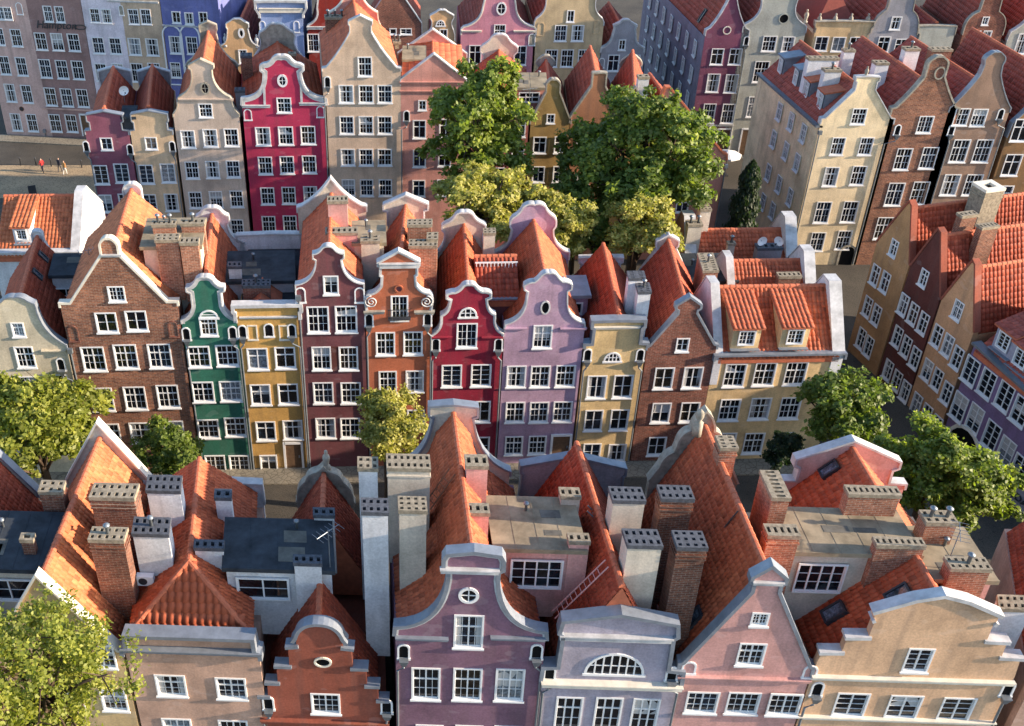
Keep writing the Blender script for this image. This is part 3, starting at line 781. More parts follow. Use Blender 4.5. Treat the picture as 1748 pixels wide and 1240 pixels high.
h = House("rust red stepped gable house with a round-arched lead coping and oval hole", RF, 552, 1196, [(0,1067),(40,1106,.5),(54,1108),(54,1141),(76,1141),(76,1170),(94,1170),(94,1194),(108,1194),(108,1200)], "f_rust", D, near=True, copt=.16, oh=.12, cop="lead", only_h=True, noroof=True, roof="tile_red",
  wins=[(1.45,1.5,'d',[(556,1201)])], rear=(556,[(0,790),(14,800,-.2),(30,815,.3),(45,845,.3),(48,850)]), rcop="stone", rearmat="stone")
F3 = h
h.gable_roof(h.xl+.5,h.xr-.5,0,h.zt+1.0,11.9,.45,3.0,'tile_red',.27,.38); h.gable_roof(h.xl+.2,h.xr-.2,0,h.zt+1.0,12.0,7.0,10.8,'tile_red',.27,.38)
h.oculus(551,1130,.66,.5,"void","cream_trim",.1,False); h.band(1232,.2,.18,"f_rust"); h.drain(458,1200); h.drain(660,1206)
h.chimney(640,875,48,16.8,1.0,zb=7,mat="white_wall",cap="cap_dark",holes=(4,2)); h.chimney(628,800,36,17.0,.9,zb=8,mat="white_wall",cap="cap_concrete",holes=(3,2))
ux_, uz_ = h.px(634, 830, 5.2); xx_ = ux_ - h.skew*5.2
# carved figure on the rear gable
def statue(h, x, y, yl, hh=1.2, mat="stone", name="finial"):
    ux, z = h.px(x, y, yl); cx = ux - h.skew*yl; b = MB(); k = hh/1.2
    b.lathe(cx, yl-.2, [(.22*k,z-hh),(.22*k,z-hh*.85),(.12*k,z-hh*.8),(.15*k,z-hh*.62),(.2*k,z-hh*.4),(.17*k,z-hh*.28),(.07*k,z-hh*.2),(.1*k,z-hh*.12),(.08*k,z-hh*.03),(.02,z)], 9)
    h.part(name, b, mat, None, True)
statue(h, 556, 765, D, 1.3)

h = House("deep purple bell gable house with curved white shoulders and an oculus", RF, 803, 1084, [(0,944),(44,949),(49,957),(49,970),(41,974),(40,990),(127,1076,-.42),(128,1088)], "f_purple", D, near=True, copt=.16, oh=.1, trim="white_coping", trimw=.12, roof="tile_orange",
  wins=[(1.38,2.2,'a',[(800,1078)]),(1.4,2.3,'a',[(727,1167),(798,1168),(870,1169)]),(1.4,2.3,'a',[(733,1262),(800,1263),(866,1264)])],
  rear=(770,[(0,684),(40,688),(40,702),(32,705),(36,725),(98,795,-.28),(98,802)]), rcop="lead", rearmat="cream_wall")
F4 = h
h.oculus(800,1016,.66,.72,"glass_dark","white_paint",.14); h.band(972,.2,.18,"white_coping",752,851); h.band(1088,.14,.14,"lead",676,764); h.band(1088,.14,.14,"lead",838,930)
h.drain(689,1112); h.drain(916,1112)
h.chimney(698,800,76,17.2,1.1,mat="cream_wall",cap="cap_concrete",holes=(7,2),bands=1); h.chimney(705,872,50,16.8,1.0,mat="cream_wall",cap="cap_concrete",holes=(4,3))
h.chimney(815,796,40,17.2,.9,mat="f_pink",cap="cap_concrete",holes=(3,1)); h.chimney(817,876,40,16.4,.7,mat="f_pink",cap="cap_concrete",holes=(3,1))
h.attic(842,1003,938,848,14.7,zb=10,wall="f_pink",roof="felt_tan",win=[(915,978,2.5,1.9,'g')]); h.chimney(975,848,36,15.3,.7,mat="cream_wall",cap="cap_concrete",holes=(3,1)); h.chimney(990,925,38,15.2,.6,zb=10,mat="f_pink",cap="cap_concrete",holes=(3,1))

h = House("grey pedimented house with a wide half-round window under a lead cornice", RF, 1043, 1160, [(0,1048),(96,1062),(99,1080),(92,1084),(92,1140),(118,1142),(118,1165)], "f_grey", D, near=True, copt=.16, oh=.2, roof="tile_red", zr=14.6, rw=3,
  wins=[(1.32,2.5,'e',[(970,1218),(1037,1219),(1100,1221)])], rear=(970,[(0,772),(88,790),(88,800),(84,803),(84,850)]), rcop="lead", rearmat="a_grey")
F5 = h
h.lunette(1050,1134,2.6,1.3,bars=7); h.band(1085,.26,.2,"white_coping",955,1147); h.band(1166,.24,.32,"cream_trim",ext=.05)
h.drain(938,1150); h.drain(1147,1150)
h.chimney(1102,932,62,16.4,1.1,zb=9,mat="cream_wall",cap="cap_dark",holes=(5,2)); h.chimney(1075,855,58,16.6,1.0,zb=9,mat="cream_wall",cap="cap_dark",holes=(5,2))
h = House("dusty pink triangular gable house with small pediment and two brick stacks", RF, 1272, 1144, [(0,968),(27,986),(27,993),(21,996),(21,1010),(108,1136),(113,1137),(113,1150)], "f_pink", D, near=True, copt=.14, oh=.08, roof="tile_orange",
  wins=[(.8,.85,'d',[(1297,1057)]),(1.25,1.5,'a',[(1282,1117)]),(1.55,1.55,'d',[(1198,1199),(1268,1200),(1338,1200)])], rear=(1180,[(0,695),(10,705),(16,716),(18,728),(36,745,.3),(40,765),(60,790,.3),(75,815)]), rcop="stone", rearmat="stone")
F6 = h
h.band(995,.16,.1,"white_coping",1285,1336); h.band(1158,.16,.14,"f_pink",ext=.02); h.niche(1176,1140,.5,.7,"f_pink"); h.niche(1383,1147,.5,.7,"f_pink"); h.skylight(1187,1058,-1,.7,1.3)
h.chimney(1183,935,54,16.4,1.1,mat="brick_chimney",cap="cap_dark",holes=(4,3),bands=2); h.chimney(1158,852,58,16.4,1.0,mat="brick_chimney",cap="cap_dark",holes=(5,2),bands=2); h.chimney(1246,765,32,17.0,1.0,zb=8,mat="brick_orange",cap="cap_concrete",holes=(2,4),bands=1)
b = MB(); x_, y_ = h.pz(1196,705,17.6); b.lathe(x_, y_, [(.25,16.2),(.25,17),(.1,17.1),(.22,17.4),(.18,17.65),(.05,17.8)], 8); h.part("finial", b, "stone", None, True)

h = House("sandy tan house with a broad stepped pediment gable and three square windows", RF, 1562, 1145, [(0,1018),(45,1027),(106,1050),(106,1062),(102,1064),(102,1093),(138,1094),(138,1120),(172,1121),(174,1150)], "f_tan", D, near=True, copt=.18, oh=.1, roof="tile_orange", cop="white_coping",
  wins=[(1.2,1.6,'c',[(1567,1127)]),(1.55,1.7,'c',[(1452,1203),(1542,1207),(1632,1211)])], rear=(1430,[(0,745),(88,778),(88,788),(78,792),(78,815),(108,816),(108,824)]), rcop="white_coping", rearmat="a_pink", noroof=True, only_h=True)
F7 = h
h.gable_roof(h.xl+.3,h.xr-.3,0,h.zt+.1,14.7,.45,3.3,'tile_orange',.27,.38); h.gable_roof(h.xl+.3,h.xr-.3,0,h.zt+.1,14.7,6.9,10.8,'tile_orange',.27,.38); h.zr = 14.7; h.roofmat = 'tile_orange'
h.band(1160,.18,.16,"cream_trim",ext=.02); h.band(1228,.16,.14,"cream_trim",ext=.02); h.drain(1720,1176); h.drain(1395,1176)
h.skylight(1425,1047,-1,.8,1.2); h.skylight(1535,1018,-1,.8,1.2); h.skylight(1417,803,-1,.7,1.1)
h.chimney(1335,850,34,16.6,2.0,zb=9,mat="brick_orange",cap="cap_concrete",holes=(1,7)); h.chimney(1340,915,58,15.8,.8,zb=9,mat="brick_orange",cap="cap_concrete",holes=(5,1),bands=1)
h.attic(1345,1575,945,868,14.6,zb=9.5,wall="cream_wall",roof="felt_tan",win=[(1398,985,2.3,1.9,'g')]); h.chimney(1495,845,92,16.0,.7,mat="brick_orange",cap="cap_concrete",holes=(9,1)); h.chimney(1540,932,86,15.4,.6,mat="brick_orange",cap="cap_concrete",holes=(8,1))
h.chimney(1610,893,56,15.6,.9,zb=9,mat="brick_orange",cap="cap_concrete",holes=(4,2),pots=2); h.chimney(1660,972,72,15.2,.8,zb=9,mat="brick_orange",cap="cap_concrete",holes=(6,2),pots=1)
h.attic(1590,1705,990,900,14.2,zb=9.5,wall="f_pink",roof="felt_tan")
h = House("red roofed house with a white chimney past the tan house's right shoulder", RF, 1880, 1170, [(0,1040),(120,1160),(120,1170)], "f_taupe", D, near=True, roof="tile_red", side_drop=.6, zr=13.4, rear=(1765,[(0,942),(14,948,.2),(45,976,-.3),(90,1004,-.2),(95,1008)]), rcop="lead", rearmat="f_pink")
F8 = h
h.chimney(1735,1040,60,15.0,.9,zb=8,yl=1.6,mat="white_wall",cap="cap_concrete",holes=(5,2))

# ================================================================ MIDDLE ROW
D = 10.5
h = House("pale green bell gable house half hidden behind the lime green tree", RM, 45, 596, [(0,508),(18,511,.2),(32,519,-.1),(33,526),(70,590,-.3),(70,598)], "m_pale", D, roof="tile_red",
  wins=[(.85,1.1,'a',[(31,563)]),(1.25,1.7,'a',[(43,610)]),(1.35,1.7,'a',[(8,660),(52,660),(101,657)])], rear=(80,[(0,392),(8,396,.4),(8,410),(20,440),(40,470)]), rcop="white_coping", rearmat="white_wall", cop="lead")
h.drain(104,622); h.band(600,.12,.12,"m_pale",72,112); h.skylight(62,470,1,.6,.9); h.skylight(72,440,1,.6,.9)
h.attic(82,172,470,432,13.0,zb=7,wall="white_wall",win=[(125,505,2.6,1.4,'h')])
h = House("tall dark brick gable house with a stubby rounded top block", RM, 203, 521, [(0,409),(9,412,.3),(14,420,.2),(14,436),(82,518),(100,518),(100,524)], "brick_red", D, cop="cream_trim", copt=.12, oh=.05, roof="tile_bright",
  wins=[(1.1,1.15,'d',[(199,502)]),(1.4,1.55,'f',[(182,551),(233,548)]),(1.55,1.95,'a',[(160,613),(215,609),(273,608)]),(1.5,1.95,'a',[(175,682),(231,680),(287,677)]),(1.45,1.8,'a',[(188,741),(240,739),(297,736)])],
  rear=(237,[(0,312),(10,315,.35),(14,325,.3),(14,340),(40,385),(44,390)]), rearmat="white_wall", rcop="white_coping")
h.niche(125,570,.5,1.1,"brick_red","brick_rose"); h.niche(296,562,.5,1.1,"brick_red","brick_rose"); h.band(437,.12,.1,"white_coping",174,208); h.pipe(121,600)
h.attic(238,345,421,372,17.2,zb=11,wall="cream_wall",roof="felt_tan")
h.chimney(284,410,42,17.8,.9,mat="brick_orange",cap="cap_concrete",holes=(4,2)); h.chimney(322,415,34,17.7,.8,mat="brick_orange",cap="cap_concrete",holes=(4,1)); h.chimney(279,384,42,17.9,.8,mat="brick_orange",cap="cap_concrete",holes=(5,1),pots=2); h.chimney(328,382,42,17.9,.8,mat="brick_orange",cap="cap_concrete",holes=(4,1),pots=1); h.chimney(188,382,28,14.5,.7,mat="brick_chimney",cap="cap_concrete",holes=(3,1)); h.chimney(186,412,26,14.2,.6,mat="brick_chimney",cap="cap_concrete",holes=(2,1))
h = House("narrow emerald green house with an arched pale gable top", RM, 357, 548, [(0,474),(14,478,.25),(26,490,-.2),(32,491),(32,497),(25,500),(25,522),(47,546,-.3),(47,552)], "m_green", D, cop="white_coping", trim="white_coping", trimw=.2, roof="tile_orange",
  wins=[(1.15,1.5,'a',[(356,557)]),(1.5,1.7,'a',[(340,608),(388,607)]),(1.5,1.7,'a',[(347,668),(394,668)]),(1.5,1.65,'a',[(356,731),(402,729)]),(1.45,1.5,'d',[(368,790),(409,790)])],
  rear=(368,[(0,352),(14,356,.3),(26,366,-.2),(27,374),(22,378),(45,410,-.35),(50,412)]), rearmat="white_wall", rcop="white_coping")
h.lunette(356,537,1.0,.45,"m_green",1); h.drain(318,570); h.drain(397,568)
h.attic(384,505,480,428,13.6,zb=8,wall="white_wall",roof="felt_dark"); h.chimney(400,455,24,14.6,.7,zb=8,mat="white_wall",cap="cap_dark",holes=(3,1)); h.chimney(437,488,50,14.2,.9,zb=8,mat="brick_rose",cap="cap_dark",holes=(6,2),pots=1)
h = House("mustard yellow flat-topped house with white frieze niches", RM, 457, 538, [(0,523),(56,523),(56,530),(53,532),(53,545)], "m_yellow", D, cop="white_coping", copt=.2, oh=.2, noroof=True,
  wins=[(1.4,1.75,'b',[(440,613),(487,611)]),(1.4,1.75,'b',[(445,674),(492,673)]),(1.4,1.7,'b',[(454,736),(500,734)]),(1.25,1.55,'b',[(459,790)])], rear=(470,[(0,396),(62,398),(62,406),(56,408),(56,430)]), rearmat="white_wall", rcop="white_coping")
b = MB(); b.box(h.xl+.1,h.xr-.1,.45,10.0,h.zt,h.zt+.12); h.part("roof", b, "felt_dark")
b = MB(); zz = h.zt+.1; b.add([(h.xl+.3,1.2,zz),(h.xr-1.2,1.2,zz),(h.xr-1.2,4,zz),(h.xl+.3,4,zz),(-.5,1.2,zz+1.1),(-.5,4,zz+1.1)],[(0,1,4),(1,2,5,4),(2,3,5),(3,0,4,5)]); h.part("roof_hump", b, "tile_ridge")
h.band(543,.1,.08,"white_coping",410,506); h.niche(459,564,.5,.9,"glass_dark"); h.niche(431,568,.5,1.0,"m_yellow","cream_trim",arch=False); h.niche(485,568,.5,1.0,"m_yellow","cream_trim",arch=False); h.drain(414,566); h.drain(498,564); h.door(503,797,1.1,2.2)
h = House("chocolate brown gable house with a swept white-topped crown and dark window bands", RM, 563, 492, [(0,421),(9,424,.2),(26,434,-.25),(26,441),(21,444),(22,454),(58,486,-.35),(58,494)], "m_brown", D, cop="white_coping", roof="tile_orange", trim=None,
  wins=[(1.0,1.4,'f',[(565,487)]),(1.45,2.05,'a',[(543,546),(591,545)]),(1.3,1.9,'a',[(549,612),(595,612)]),(1.4,1.8,'a',[(552,671),(599,671)]),(1.4,1.8,'a',[(556,731),(598,731)])],
  rear=(567,[(0,302),(50,348,-.12),(58,350),(58,358)]), rearmat="cream_wall", rcop="white_coping", zr=16.9)
h.niche(513,504,.5,1.0,"m_brown"); h.niche(614,504,.5,1.0,"m_brown"); h.pipe(510,510)
x0_, z_ = h.px(532,634); x1_, z2_ = h.px(616,591); wa_ = h.px(549,612)[0]; wb_ = h.px(595,612)[0]
for xa_, xb_ in ((x0_, wa_-.66), (wa_+.66, wb_-.66), (wb_+.66, x1_)): b = MB(); b.box(xa_,xb_,-.025,.01,z_,z2_); h.part("dark_panel", b, "r_brown")
h.attic(600,660,415,376,16.2,zb=10,wall="cream_wall",roof="felt_tan"); h.chimney(576,344,36,18.2,.9,mat="f_pink",cap="cap_concrete",holes=(5,1)); h.chimney(583,398,56,16.9,.9,mat="f_pink",cap="cap_concrete",holes=(6,1)); h.chimney(632,412,34,16.5,.9,zb=8,mat="cream_wall",cap="cap_concrete",holes=(2,2),pots=1)
h = House("burnt orange house with a white pediment, scroll volutes and balcony window", RM, 681, 535, [(0,429),(36,448),(36,453),(32,455),(32,470),(29,472),(30,488),(52,502,-.25),(57,520,.35),(55,532),(57,534),(57,538)], "m_orange", D, cop="white_coping", roof="tile_orange", trim="white_coping", trimw=.12,
  wins=[(1.15,1.9,'d',[(682,526)]),(1.3,1.85,'a',[(658,587),(705,586)]),(1.25,1.8,'a',[(662,652),(708,651)]),(1.25,1.7,'a',[(666,716),(710,716)])], rear=(693,[(0,330),(37,346),(37,354),(30,356),(30,380)]), rearmat="cream_wall", rcop="white_coping", zr=15.9)
h.band(454,.3,.14,"white_coping",648,716); h.oculus(681,493,.4,.4,"m_brown","m_orange",.08,False); h.drain(630,546); h.drain(730,545); h.band(533,.14,.2,"stone",622,656); h.band(533,.14,.2,"stone",708,741)
b = MB(); cx_, cz_ = h.px(682,530)
for k in range(9): b.box(cx_-.7+.175*k-.012, cx_-.7+.175*k+.012, -.42, -.40, cz_-.45, cz_+.25)
b.box(cx_-.74,cx_+.74,-.43,-.39,cz_+.25,cz_+.29); b.box(cx_-.74,cx_+.74,-.45,-.06,cz_-.52,cz_-.45); h.part("balcony_rail", b, "dark_metal")
for sx in (-1, 1):
    cxp = 681 + sx*47; ux_, uz_ = h.px(cxp, 514); b = MB(); pts = []
    for k in range(40):
        t = k/39; a = t*4.2*math.pi; r_ = .40*(1-t)+.05; pts.append((ux_ + sx*r_*math.sin(a), -.12, uz_ + r_*math.cos(a)))
    b.tube(pts, .05, 6); h.part("volute", b, "white_coping", None, True)
h.chimney(716,384,44,16.8,.9,mat="brick_orange",cap="cap_concrete",holes=(5,2)); h.chimney(722,420,50,16.2,1.0,zb=8,mat="brick_orange",cap="cap_concrete",holes=(6,2)); h.chimney(738,408,20,16.4,1.0,zb=8,mat="brick_orange",cap="cap_concrete",holes=(2,2))
h = House("crimson house with a pink-edged ogee gable and lunette", RM, 798, 574, [(0,486),(11,489,.25),(24,499,-.2),(38,502,.12),(38,509),(31,512),(33,523),(46,538,-.3),(46,544),(61,571,-.35),(61,578)], "m_crimson", D, cop="white_coping", roof="tile_orange", trim="white_coping", trimw=.12,
  wins=[(1.4,1.95,'d',[(797,573)]),(1.4,1.85,'c',[(771,642),(821,641)]),(1.4,1.85,'f',[(769,703),(820,703)]),(1.4,1.7,'f',[(768,761),(819,762)])], rear=(790,[(0,360),(14,364,.3),(28,377,-.2),(36,382,.1),(36,388),(32,392),(46,430,-.3),(52,438)]), rearmat="cream_wall", rcop="white_coping", zr=14.3)
h.lunette(799,534,1.0,.6,bars=3); h.drain(744,588); h.drain(851,588); h.band(577,.1,.1,"m_crimson",738,771); h.band(577,.1,.1,"m_crimson",823,858)
h.chimney(836,398,22,15.0,.8,zb=8,mat="cream_wall",cap="cap_concrete",holes=(3,2))
h = House("dusty lilac house with a tall bell gable and dark oval window", RM, 930, 561, [(0,467),(13,471,.3),(24,482,-.1),(40,487,.2),(40,494),(33,498),(34,512),(67,553,-.38),(68,564)], "m_lilac", D, cop="white_coping", roof="tile_orange", trim=None,
  wins=[(1.3,1.85,'a',[(926,575)]),(1.35,1.8,'a',[(881,643),(922,643),(965,642)]),(1.35,1.8,'a',[(879,704),(920,704),(960,703)]),(1.3,1.7,'a',[(877,761),(917,760)])],
  rear=(905,[(0,346),(18,350,.3),(30,365,-.15),(38,374,.2),(38,382),(34,388),(64,428,-.35),(64,440)]), rearmat="m_lilac", rcop="white_coping", zr=14.6)
h.oculus(931,525,.46,.85,"void","white_coping",.1,False); h.band(562,.12,.12,"m_lilac",862,898); h.band(562,.12,.12,"m_lilac",957,1000); h.door(957,762,1.2,1.9)
h.attic(945,1010,505,470,11.9,zb=8,wall="m_lilac",roof="lead",win=[(982,526,1.0,1.0,'s')])
x0_, y0_ = h.pz(808,478,12.3); 
h = House("straw yellow house with a heavy lead cornice block and fan lunette", RM, 1051, 588, [(0,547),(43,548),(43,556),(39,558),(39,586),(52,587),(52,592)], "m_ochre", D, cop="lead", copt=.18, oh=.25, zr=12.6, roof="tile_red",
  wins=[(1.35,1.95,'f',[(1018,661),(1063,660)]),(1.3,1.85,'f',[(1013,718),(1057,717)]),(1.3,1.6,'f',[(1010,772),(1053,773)])], rear=(1022,[(0,436),(36,437),(36,443),(32,445),(32,470)]), rearmat="a_white", rcop="white_coping")
h.lunette(1046,610,1.0,.6,bars=4); h.drain(1003,606); h.drain(1093,606); h.band(560,.14,.12,"cream_trim",1012,1092)
h.chimney(1088,475,30,14.4,1.0,zb=7,mat="white_wall",cap="cap_dark",holes=(2,5)); h.chimney(1101,498,24,14.0,1.2,zb=7,mat="white_wall",cap="cap_dark",holes=(2,5),pots=1)
h = House("small rosy brick gable house with a grey pediment cap", RM, 1164, 594, [(0,509),(20,522),(20,527),(15,530),(15,536),(54,590),(59,591),(59,597)], "brick_rose", D, cop="lead", copt=.12, oh=.06, roof="tile_red",
  wins=[(.9,1.1,'f',[(1165,589)]),(1.35,1.8,'f',[(1133,646),(1182,645)],),(1.35,1.75,'f',[(1128,705),(1177,704)]),(1.3,1.7,'f',[(1121,762),(1168,762)])], rear=(1128,[(0,398),(18,408),(18,416),(14,420),(50,480)]), rearmat="cream_wall", rcop="white_coping")
h.chimney(1214,462,28,12.9,2.6,zb=7,mat="brick_orange",cap="cap_concrete",holes=(2,8),pots=1)
# wide yellow house with the roof slope towards the street
h = House("wide yellow house with two tiled dormers on its roof slope", RM, 1330, 606, [(0,604),(110,604),(110,612)], "m_straw", 6.4, cop="lead", noroof=True, copt=.12, oh=.3, skew=-.06, side_drop=.05,
  wins=[(1.5,1.95,'a',[(1254,641),(1305,639),(1358,638)]),(1.45,1.9,'a',[(1245,700),(1297,698),(1348,697)]),(1.45,1.9,'a',[(1238,757),(1286,757),(1335,756)])])
M10 = h
def street_roof(h, zr, yr, mat, y0=-.1, ends=.3, tw=.3, te=.4, back=True, ze=None):
    x0, x1 = h.xl+ends, h.xr-ends; ze = ze if ze is not None else h.zt+.15; y1 = h.D
    b = MB(); b.add([(x0,y0,ze-.06),(x1,y0,ze-.06),(x1,yr,zr-.06),(x0,yr,zr-.06),(x1,y1,ze-.06),(x0,y1,ze-.06),(x0,y0,ze-.4),(x1,y0,ze-.4),(x1,y1,ze-.4),(x0,y1,ze-.4)],
      [(0,1,2,3),(3,2,4,5),(0,3,5),(1,4,2),(6,7,1,0),(8,9,5,4),(9,8,7,6)])
    roof = h.part("roof", b, "tile_ridge"); h.roof = roof
    def lay(P0, U, d):
        ln = d.length; m = tile_mesh(P0, U, tuple(d/ln), x1-x0, ln, mat, tw, te)
        co = np.empty(len(m.vertices)*3, np.float32); m.vertices.foreach_get("co", co); co = co.reshape(-1,3); co[:,0] += h.skew*co[:,1]; m.vertices.foreach_set("co", co.ravel()); m.update()
        o = bpy.data.objects.new("roof_tiles", m); o["kind"] = "stuff"; link(o, roof)
    lay((x0,y0,ze), (1,0,0), Vector((0,yr-y0,zr-ze)))
    if back: lay((x1,y1,ze), (-1,0,0), Vector((0,yr-y1,zr-ze)))
    h.ridge((x0,yr,zr),(x1,yr,zr),roof); h.zr = zr
    return roof
street_roof(h, 12.8, 3.2, "tile_orange")
def parapet(h, side, yr, zr, ze, w=.45, mat="white_wall", cop="white_coping", top=.5, y0=-.1, y1=None):
    x = h.xl+.02 if side < 0 else h.xr-w-.02; y1 = y1 or h.D; b = MB()
    pts = [(y0,ze-2),(y1,ze-2),(y1,ze+.3),(yr+.5,zr+top),(yr-.5,zr+top),(y0,ze+.3)]
    n = len(pts); v = [(x,y,z) for y,z in pts]+[(x+w,y,z) for y,z in pts]
    f = [tuple(range(n))[::-1], tuple(range(n,2*n))] + [((i), (i+1)%n, n+(i+1)%n, n+i) for i in range(n)]
    b.add(v, f); o = h.part("party_wall", b, mat)
    b = MB()
    for (ya,za),(yb,zb) in ((pts[5],pts[4]),(pts[4],pts[3]),(pts[3],pts[2])):
        b.hexa([(x-.06,ya,za+.003),(x+w+.06,ya,za+.003),(x+w+.06,yb,zb+.003),(x-.06,yb,zb+.003)],[(x-.06,ya,za+.12),(x+w+.06,ya,za+.12),(x+w+.06,yb,zb+.12),(x-.06,yb,zb+.12)])
    h.part("parapet_coping", b, cop, o)
parapet(h, 1, 3.2, 12.8, h.zt, .75); parapet(h, -1, 3.2, 12.8, h.zt, .5)
def tiled_dormer(h, x, y, w, hh, zr, yr, win=(1.15,1.35,'d'), wall="m_straw", mat="tile_orange", yl=.18, shed=True, ze=None):
    ux, uz = h.px(x, y, yl); cx = ux - h.skew*yl; W = w/2; z0 = uz-hh/2-.35; z1 = uz+hh/2+.12
    ze = ze if ze is not None else h.zt; sl = (zr-ze)/(yr+.1); yb = min(yr-.05, (z1+1.1-ze)/sl); zb = ze + sl*(yb+.1)
    b = MB(); b.hexa([(cx-W,yl,z0),(cx+W,yl,z0),(cx+W,yb,z0),(cx-W,yb,z0)], [(cx-W,yl,z1),(cx+W,yl,z1),(cx+W,yb,zb-.02),(cx-W,yb,zb-.02)])
    o = h.part("dormer", b, wall)
    b = MB(); e = .16; b.hexa([(cx-W-e,yl-.25,z1-.02),(cx+W+e,yl-.25,z1-.02),(cx+W+e,yb+.1,zb),(cx-W-e,yb+.1,zb)], [(cx-W-e,yl-.25,z1+.1),(cx+W+e,yl-.25,z1+.1),(cx+W+e,yb+.1,zb+.12),(cx-W-e,yb+.1,zb+.12)]); h.part("dormer_roof", b, "tile_ridge" if mat.startswith("tile") else mat, o)
    if mat.startswith("tile"):
        d = Vector((0, yb+.35, zb-z1+.02)); d = Vector((0,yb+.1-(yl-.25),zb-z1+.02)); m = tile_mesh((cx-W-e,yl-.25,z1+.11),(1,0,0),tuple(d.normalized()),w+2*e,d.length,mat,.3,.4)
        co = np.empty(len(m.vertices)*3, np.float32); m.vertices.foreach_get("co", co); co = co.reshape(-1,3); co[:,0] += h.skew*co[:,1]; m.vertices.foreach_set("co", co.ravel()); m.update()
        t_ = bpy.data.objects.new("roof_tiles", m); t_["kind"] = "stuff"; link(t_, o)
    put_window(o, cx + h.skew*yl, yl-.11, uz, win[0], win[1], win[2], level=2)
    b = MB(); b.box(cx-W-.05,cx+W+.05,yl-.3,yl-.005,z0,z0+.06); h.part("flashing", b, "lead", o)
tiled_dormer(h, 1274, 576, 1.9, 1.2, 12.8, 3.2, (1.15,1.2,'d')); tiled_dormer(h, 1357, 574, 1.9, 1.2, 12.8, 3.2, (1.15,1.2,'d'))
# roofs in the block behind the wide yellow house
RM2 = Row(RM.o.x + RM.n.x*7.2, RM.o.y + RM.n.y*7.2, RM.phi); RM3 = Row(RM.o.x + RM.n.x*13.4, RM.o.y + RM.n.y*13.4, RM.phi)
h = House("low rear wing with a plain red roof, skylight and brick chimney behind the wide house", RM2, 1318, 516, [(0,515),(74,515),(74,520)], "m_straw", 5.6, cop="lead", noroof=True, copt=.1, oh=.1, side_drop=.05)
street_roof(h, 11.1, 2.7, "tile_orange"); parapet(h, 1, 2.7, 11.1, h.zt, .7, top=.9); parapet(h, -1, 2.7, 11.1, h.zt, .45)
h.chimney(1350,472,40,10.9,.7,zb=8,mat="brick_chimney",cap="cap_concrete",holes=(5,1))
h.attic(1160,1262,480,432,10.2,zb=5,wall="wood",roof="felt_dark")
h = House("rear wing with pinkish party walls, white vent chimneys and satellite dishes", RM3, 1265, 456, [(0,455),(95,455),(95,460)], "f_pink", 5.6, cop="lead", noroof=True, copt=.1, oh=.1, side_drop=.05)
street_roof(h, 10.5, 2.7, "tile_orange"); parapet(h, 1, 2.7, 10.5, h.zt, .8, top=1.2); parapet(h, -1, 2.7, 10.5, h.zt, .8, mat="f_pink", top=1.4)
h.chimney(1188,384,26,11.9,.9,zb=8,mat="cream_wall",cap="cap_concrete",holes=(2,1),pots=2); h.chimney(1206,358,20,12.4,1.1,zb=8,mat="cream_wall",cap="cap_concrete",holes=(3,3)); h.chimney(1250,416,14,10.4,.5,zb=7,mat="cream_wall",cap="cap_concrete",holes=(1,1),pots=1); h.chimney(1316,424,44,10.3,.9,zb=7,mat="a_grey",cap="cap_dark",holes=(4,1))
M12 = h

# ================================================================ BACK ROW
D = 12.0; q = dict(te=.5, tw=.36)
W_ = lambda xs, y: [(x, y) for x in xs]
h = House("mauve narrow house with a flat cornice top beside the cream one", RB, 183, 228, [(0,190),(31,196),(31,207),(27,209),(27,222),(37,223),(37,230)], "b_mauve", D, cop="lead", oh=.15, zr=15.0, roof="tile_red", wins=[(1.1,1.2,'f',[(182,246)]),(1.35,1.9,'c',[(173,298),(208,296)]),(1.3,1.8,'c',[(181,347),(215,346)])], rear=(200,[(0,113),(27,120),(27,130),(25,150)]), rearmat="a_grey", rcop="white_coping", **q)
h.drain(147,250); h.attic(205,232,200,180,14.4,zb=10,wall="dark_metal",roof="felt_dark")
h = House("cream narrow house with a flat cornice top beside the mauve one", RB, 259, 228, [(0,189),(31,195),(31,207),(28,209),(28,222),(36,223),(36,230)], "b_cream", D, cop="lead", oh=.15, zr=15.2, roof="tile_red", wins=[(1.1,1.2,'f',[(258,245)]),(1.35,1.9,'c',[(250,298),(287,296)]),(1.3,1.8,'c',[(256,347),(293,346)])], rear=(266,[(0,113),(27,121),(27,132),(25,150)]), rearmat="a_grey", rcop="white_coping", **q)
h.drain(222,255); h.drain(294,250)
h = House("greige house with a small pediment on a curved gable and dark oval", RB, 352, 198, [(0,102),(21,112),(21,117),(17,119),(17,130),(43,166,-.3),(46,170),(56,195,-.25),(56,200)], "b_greige", D, cop="stone", roof="tile_orange", wins=[(1.25,1.3,'a',[(351,189)]),(1.3,1.7,'a',[(321,238),(359,236),(395,235)]),(1.25,1.7,'a',[(328,291),(363,290),(398,289)]),(1.25,1.7,'a',[(334,342),(369,341),(404,340)]),(1.25,1.6,'a',[(405,388)])], rear=(362,[(0,36),(14,42),(14,50),(12,56),(14,70),(40,105,-.2),(44,112)]), rearmat="stone", rcop="stone", zr=18.4, **q)
h.oculus(350,151,.55,.85,"glass_dark","stone",.14); h.band(171,.14,.12,"b_greige",305,398)
h.chimney(420,96,20,17.8,1.0,mat="brick_chimney",cap="cap_dark",holes=(2,2)); h.chimney(409,155,18,16.2,.9,mat="a_grey",cap="cap_dark",holes=(2,2))
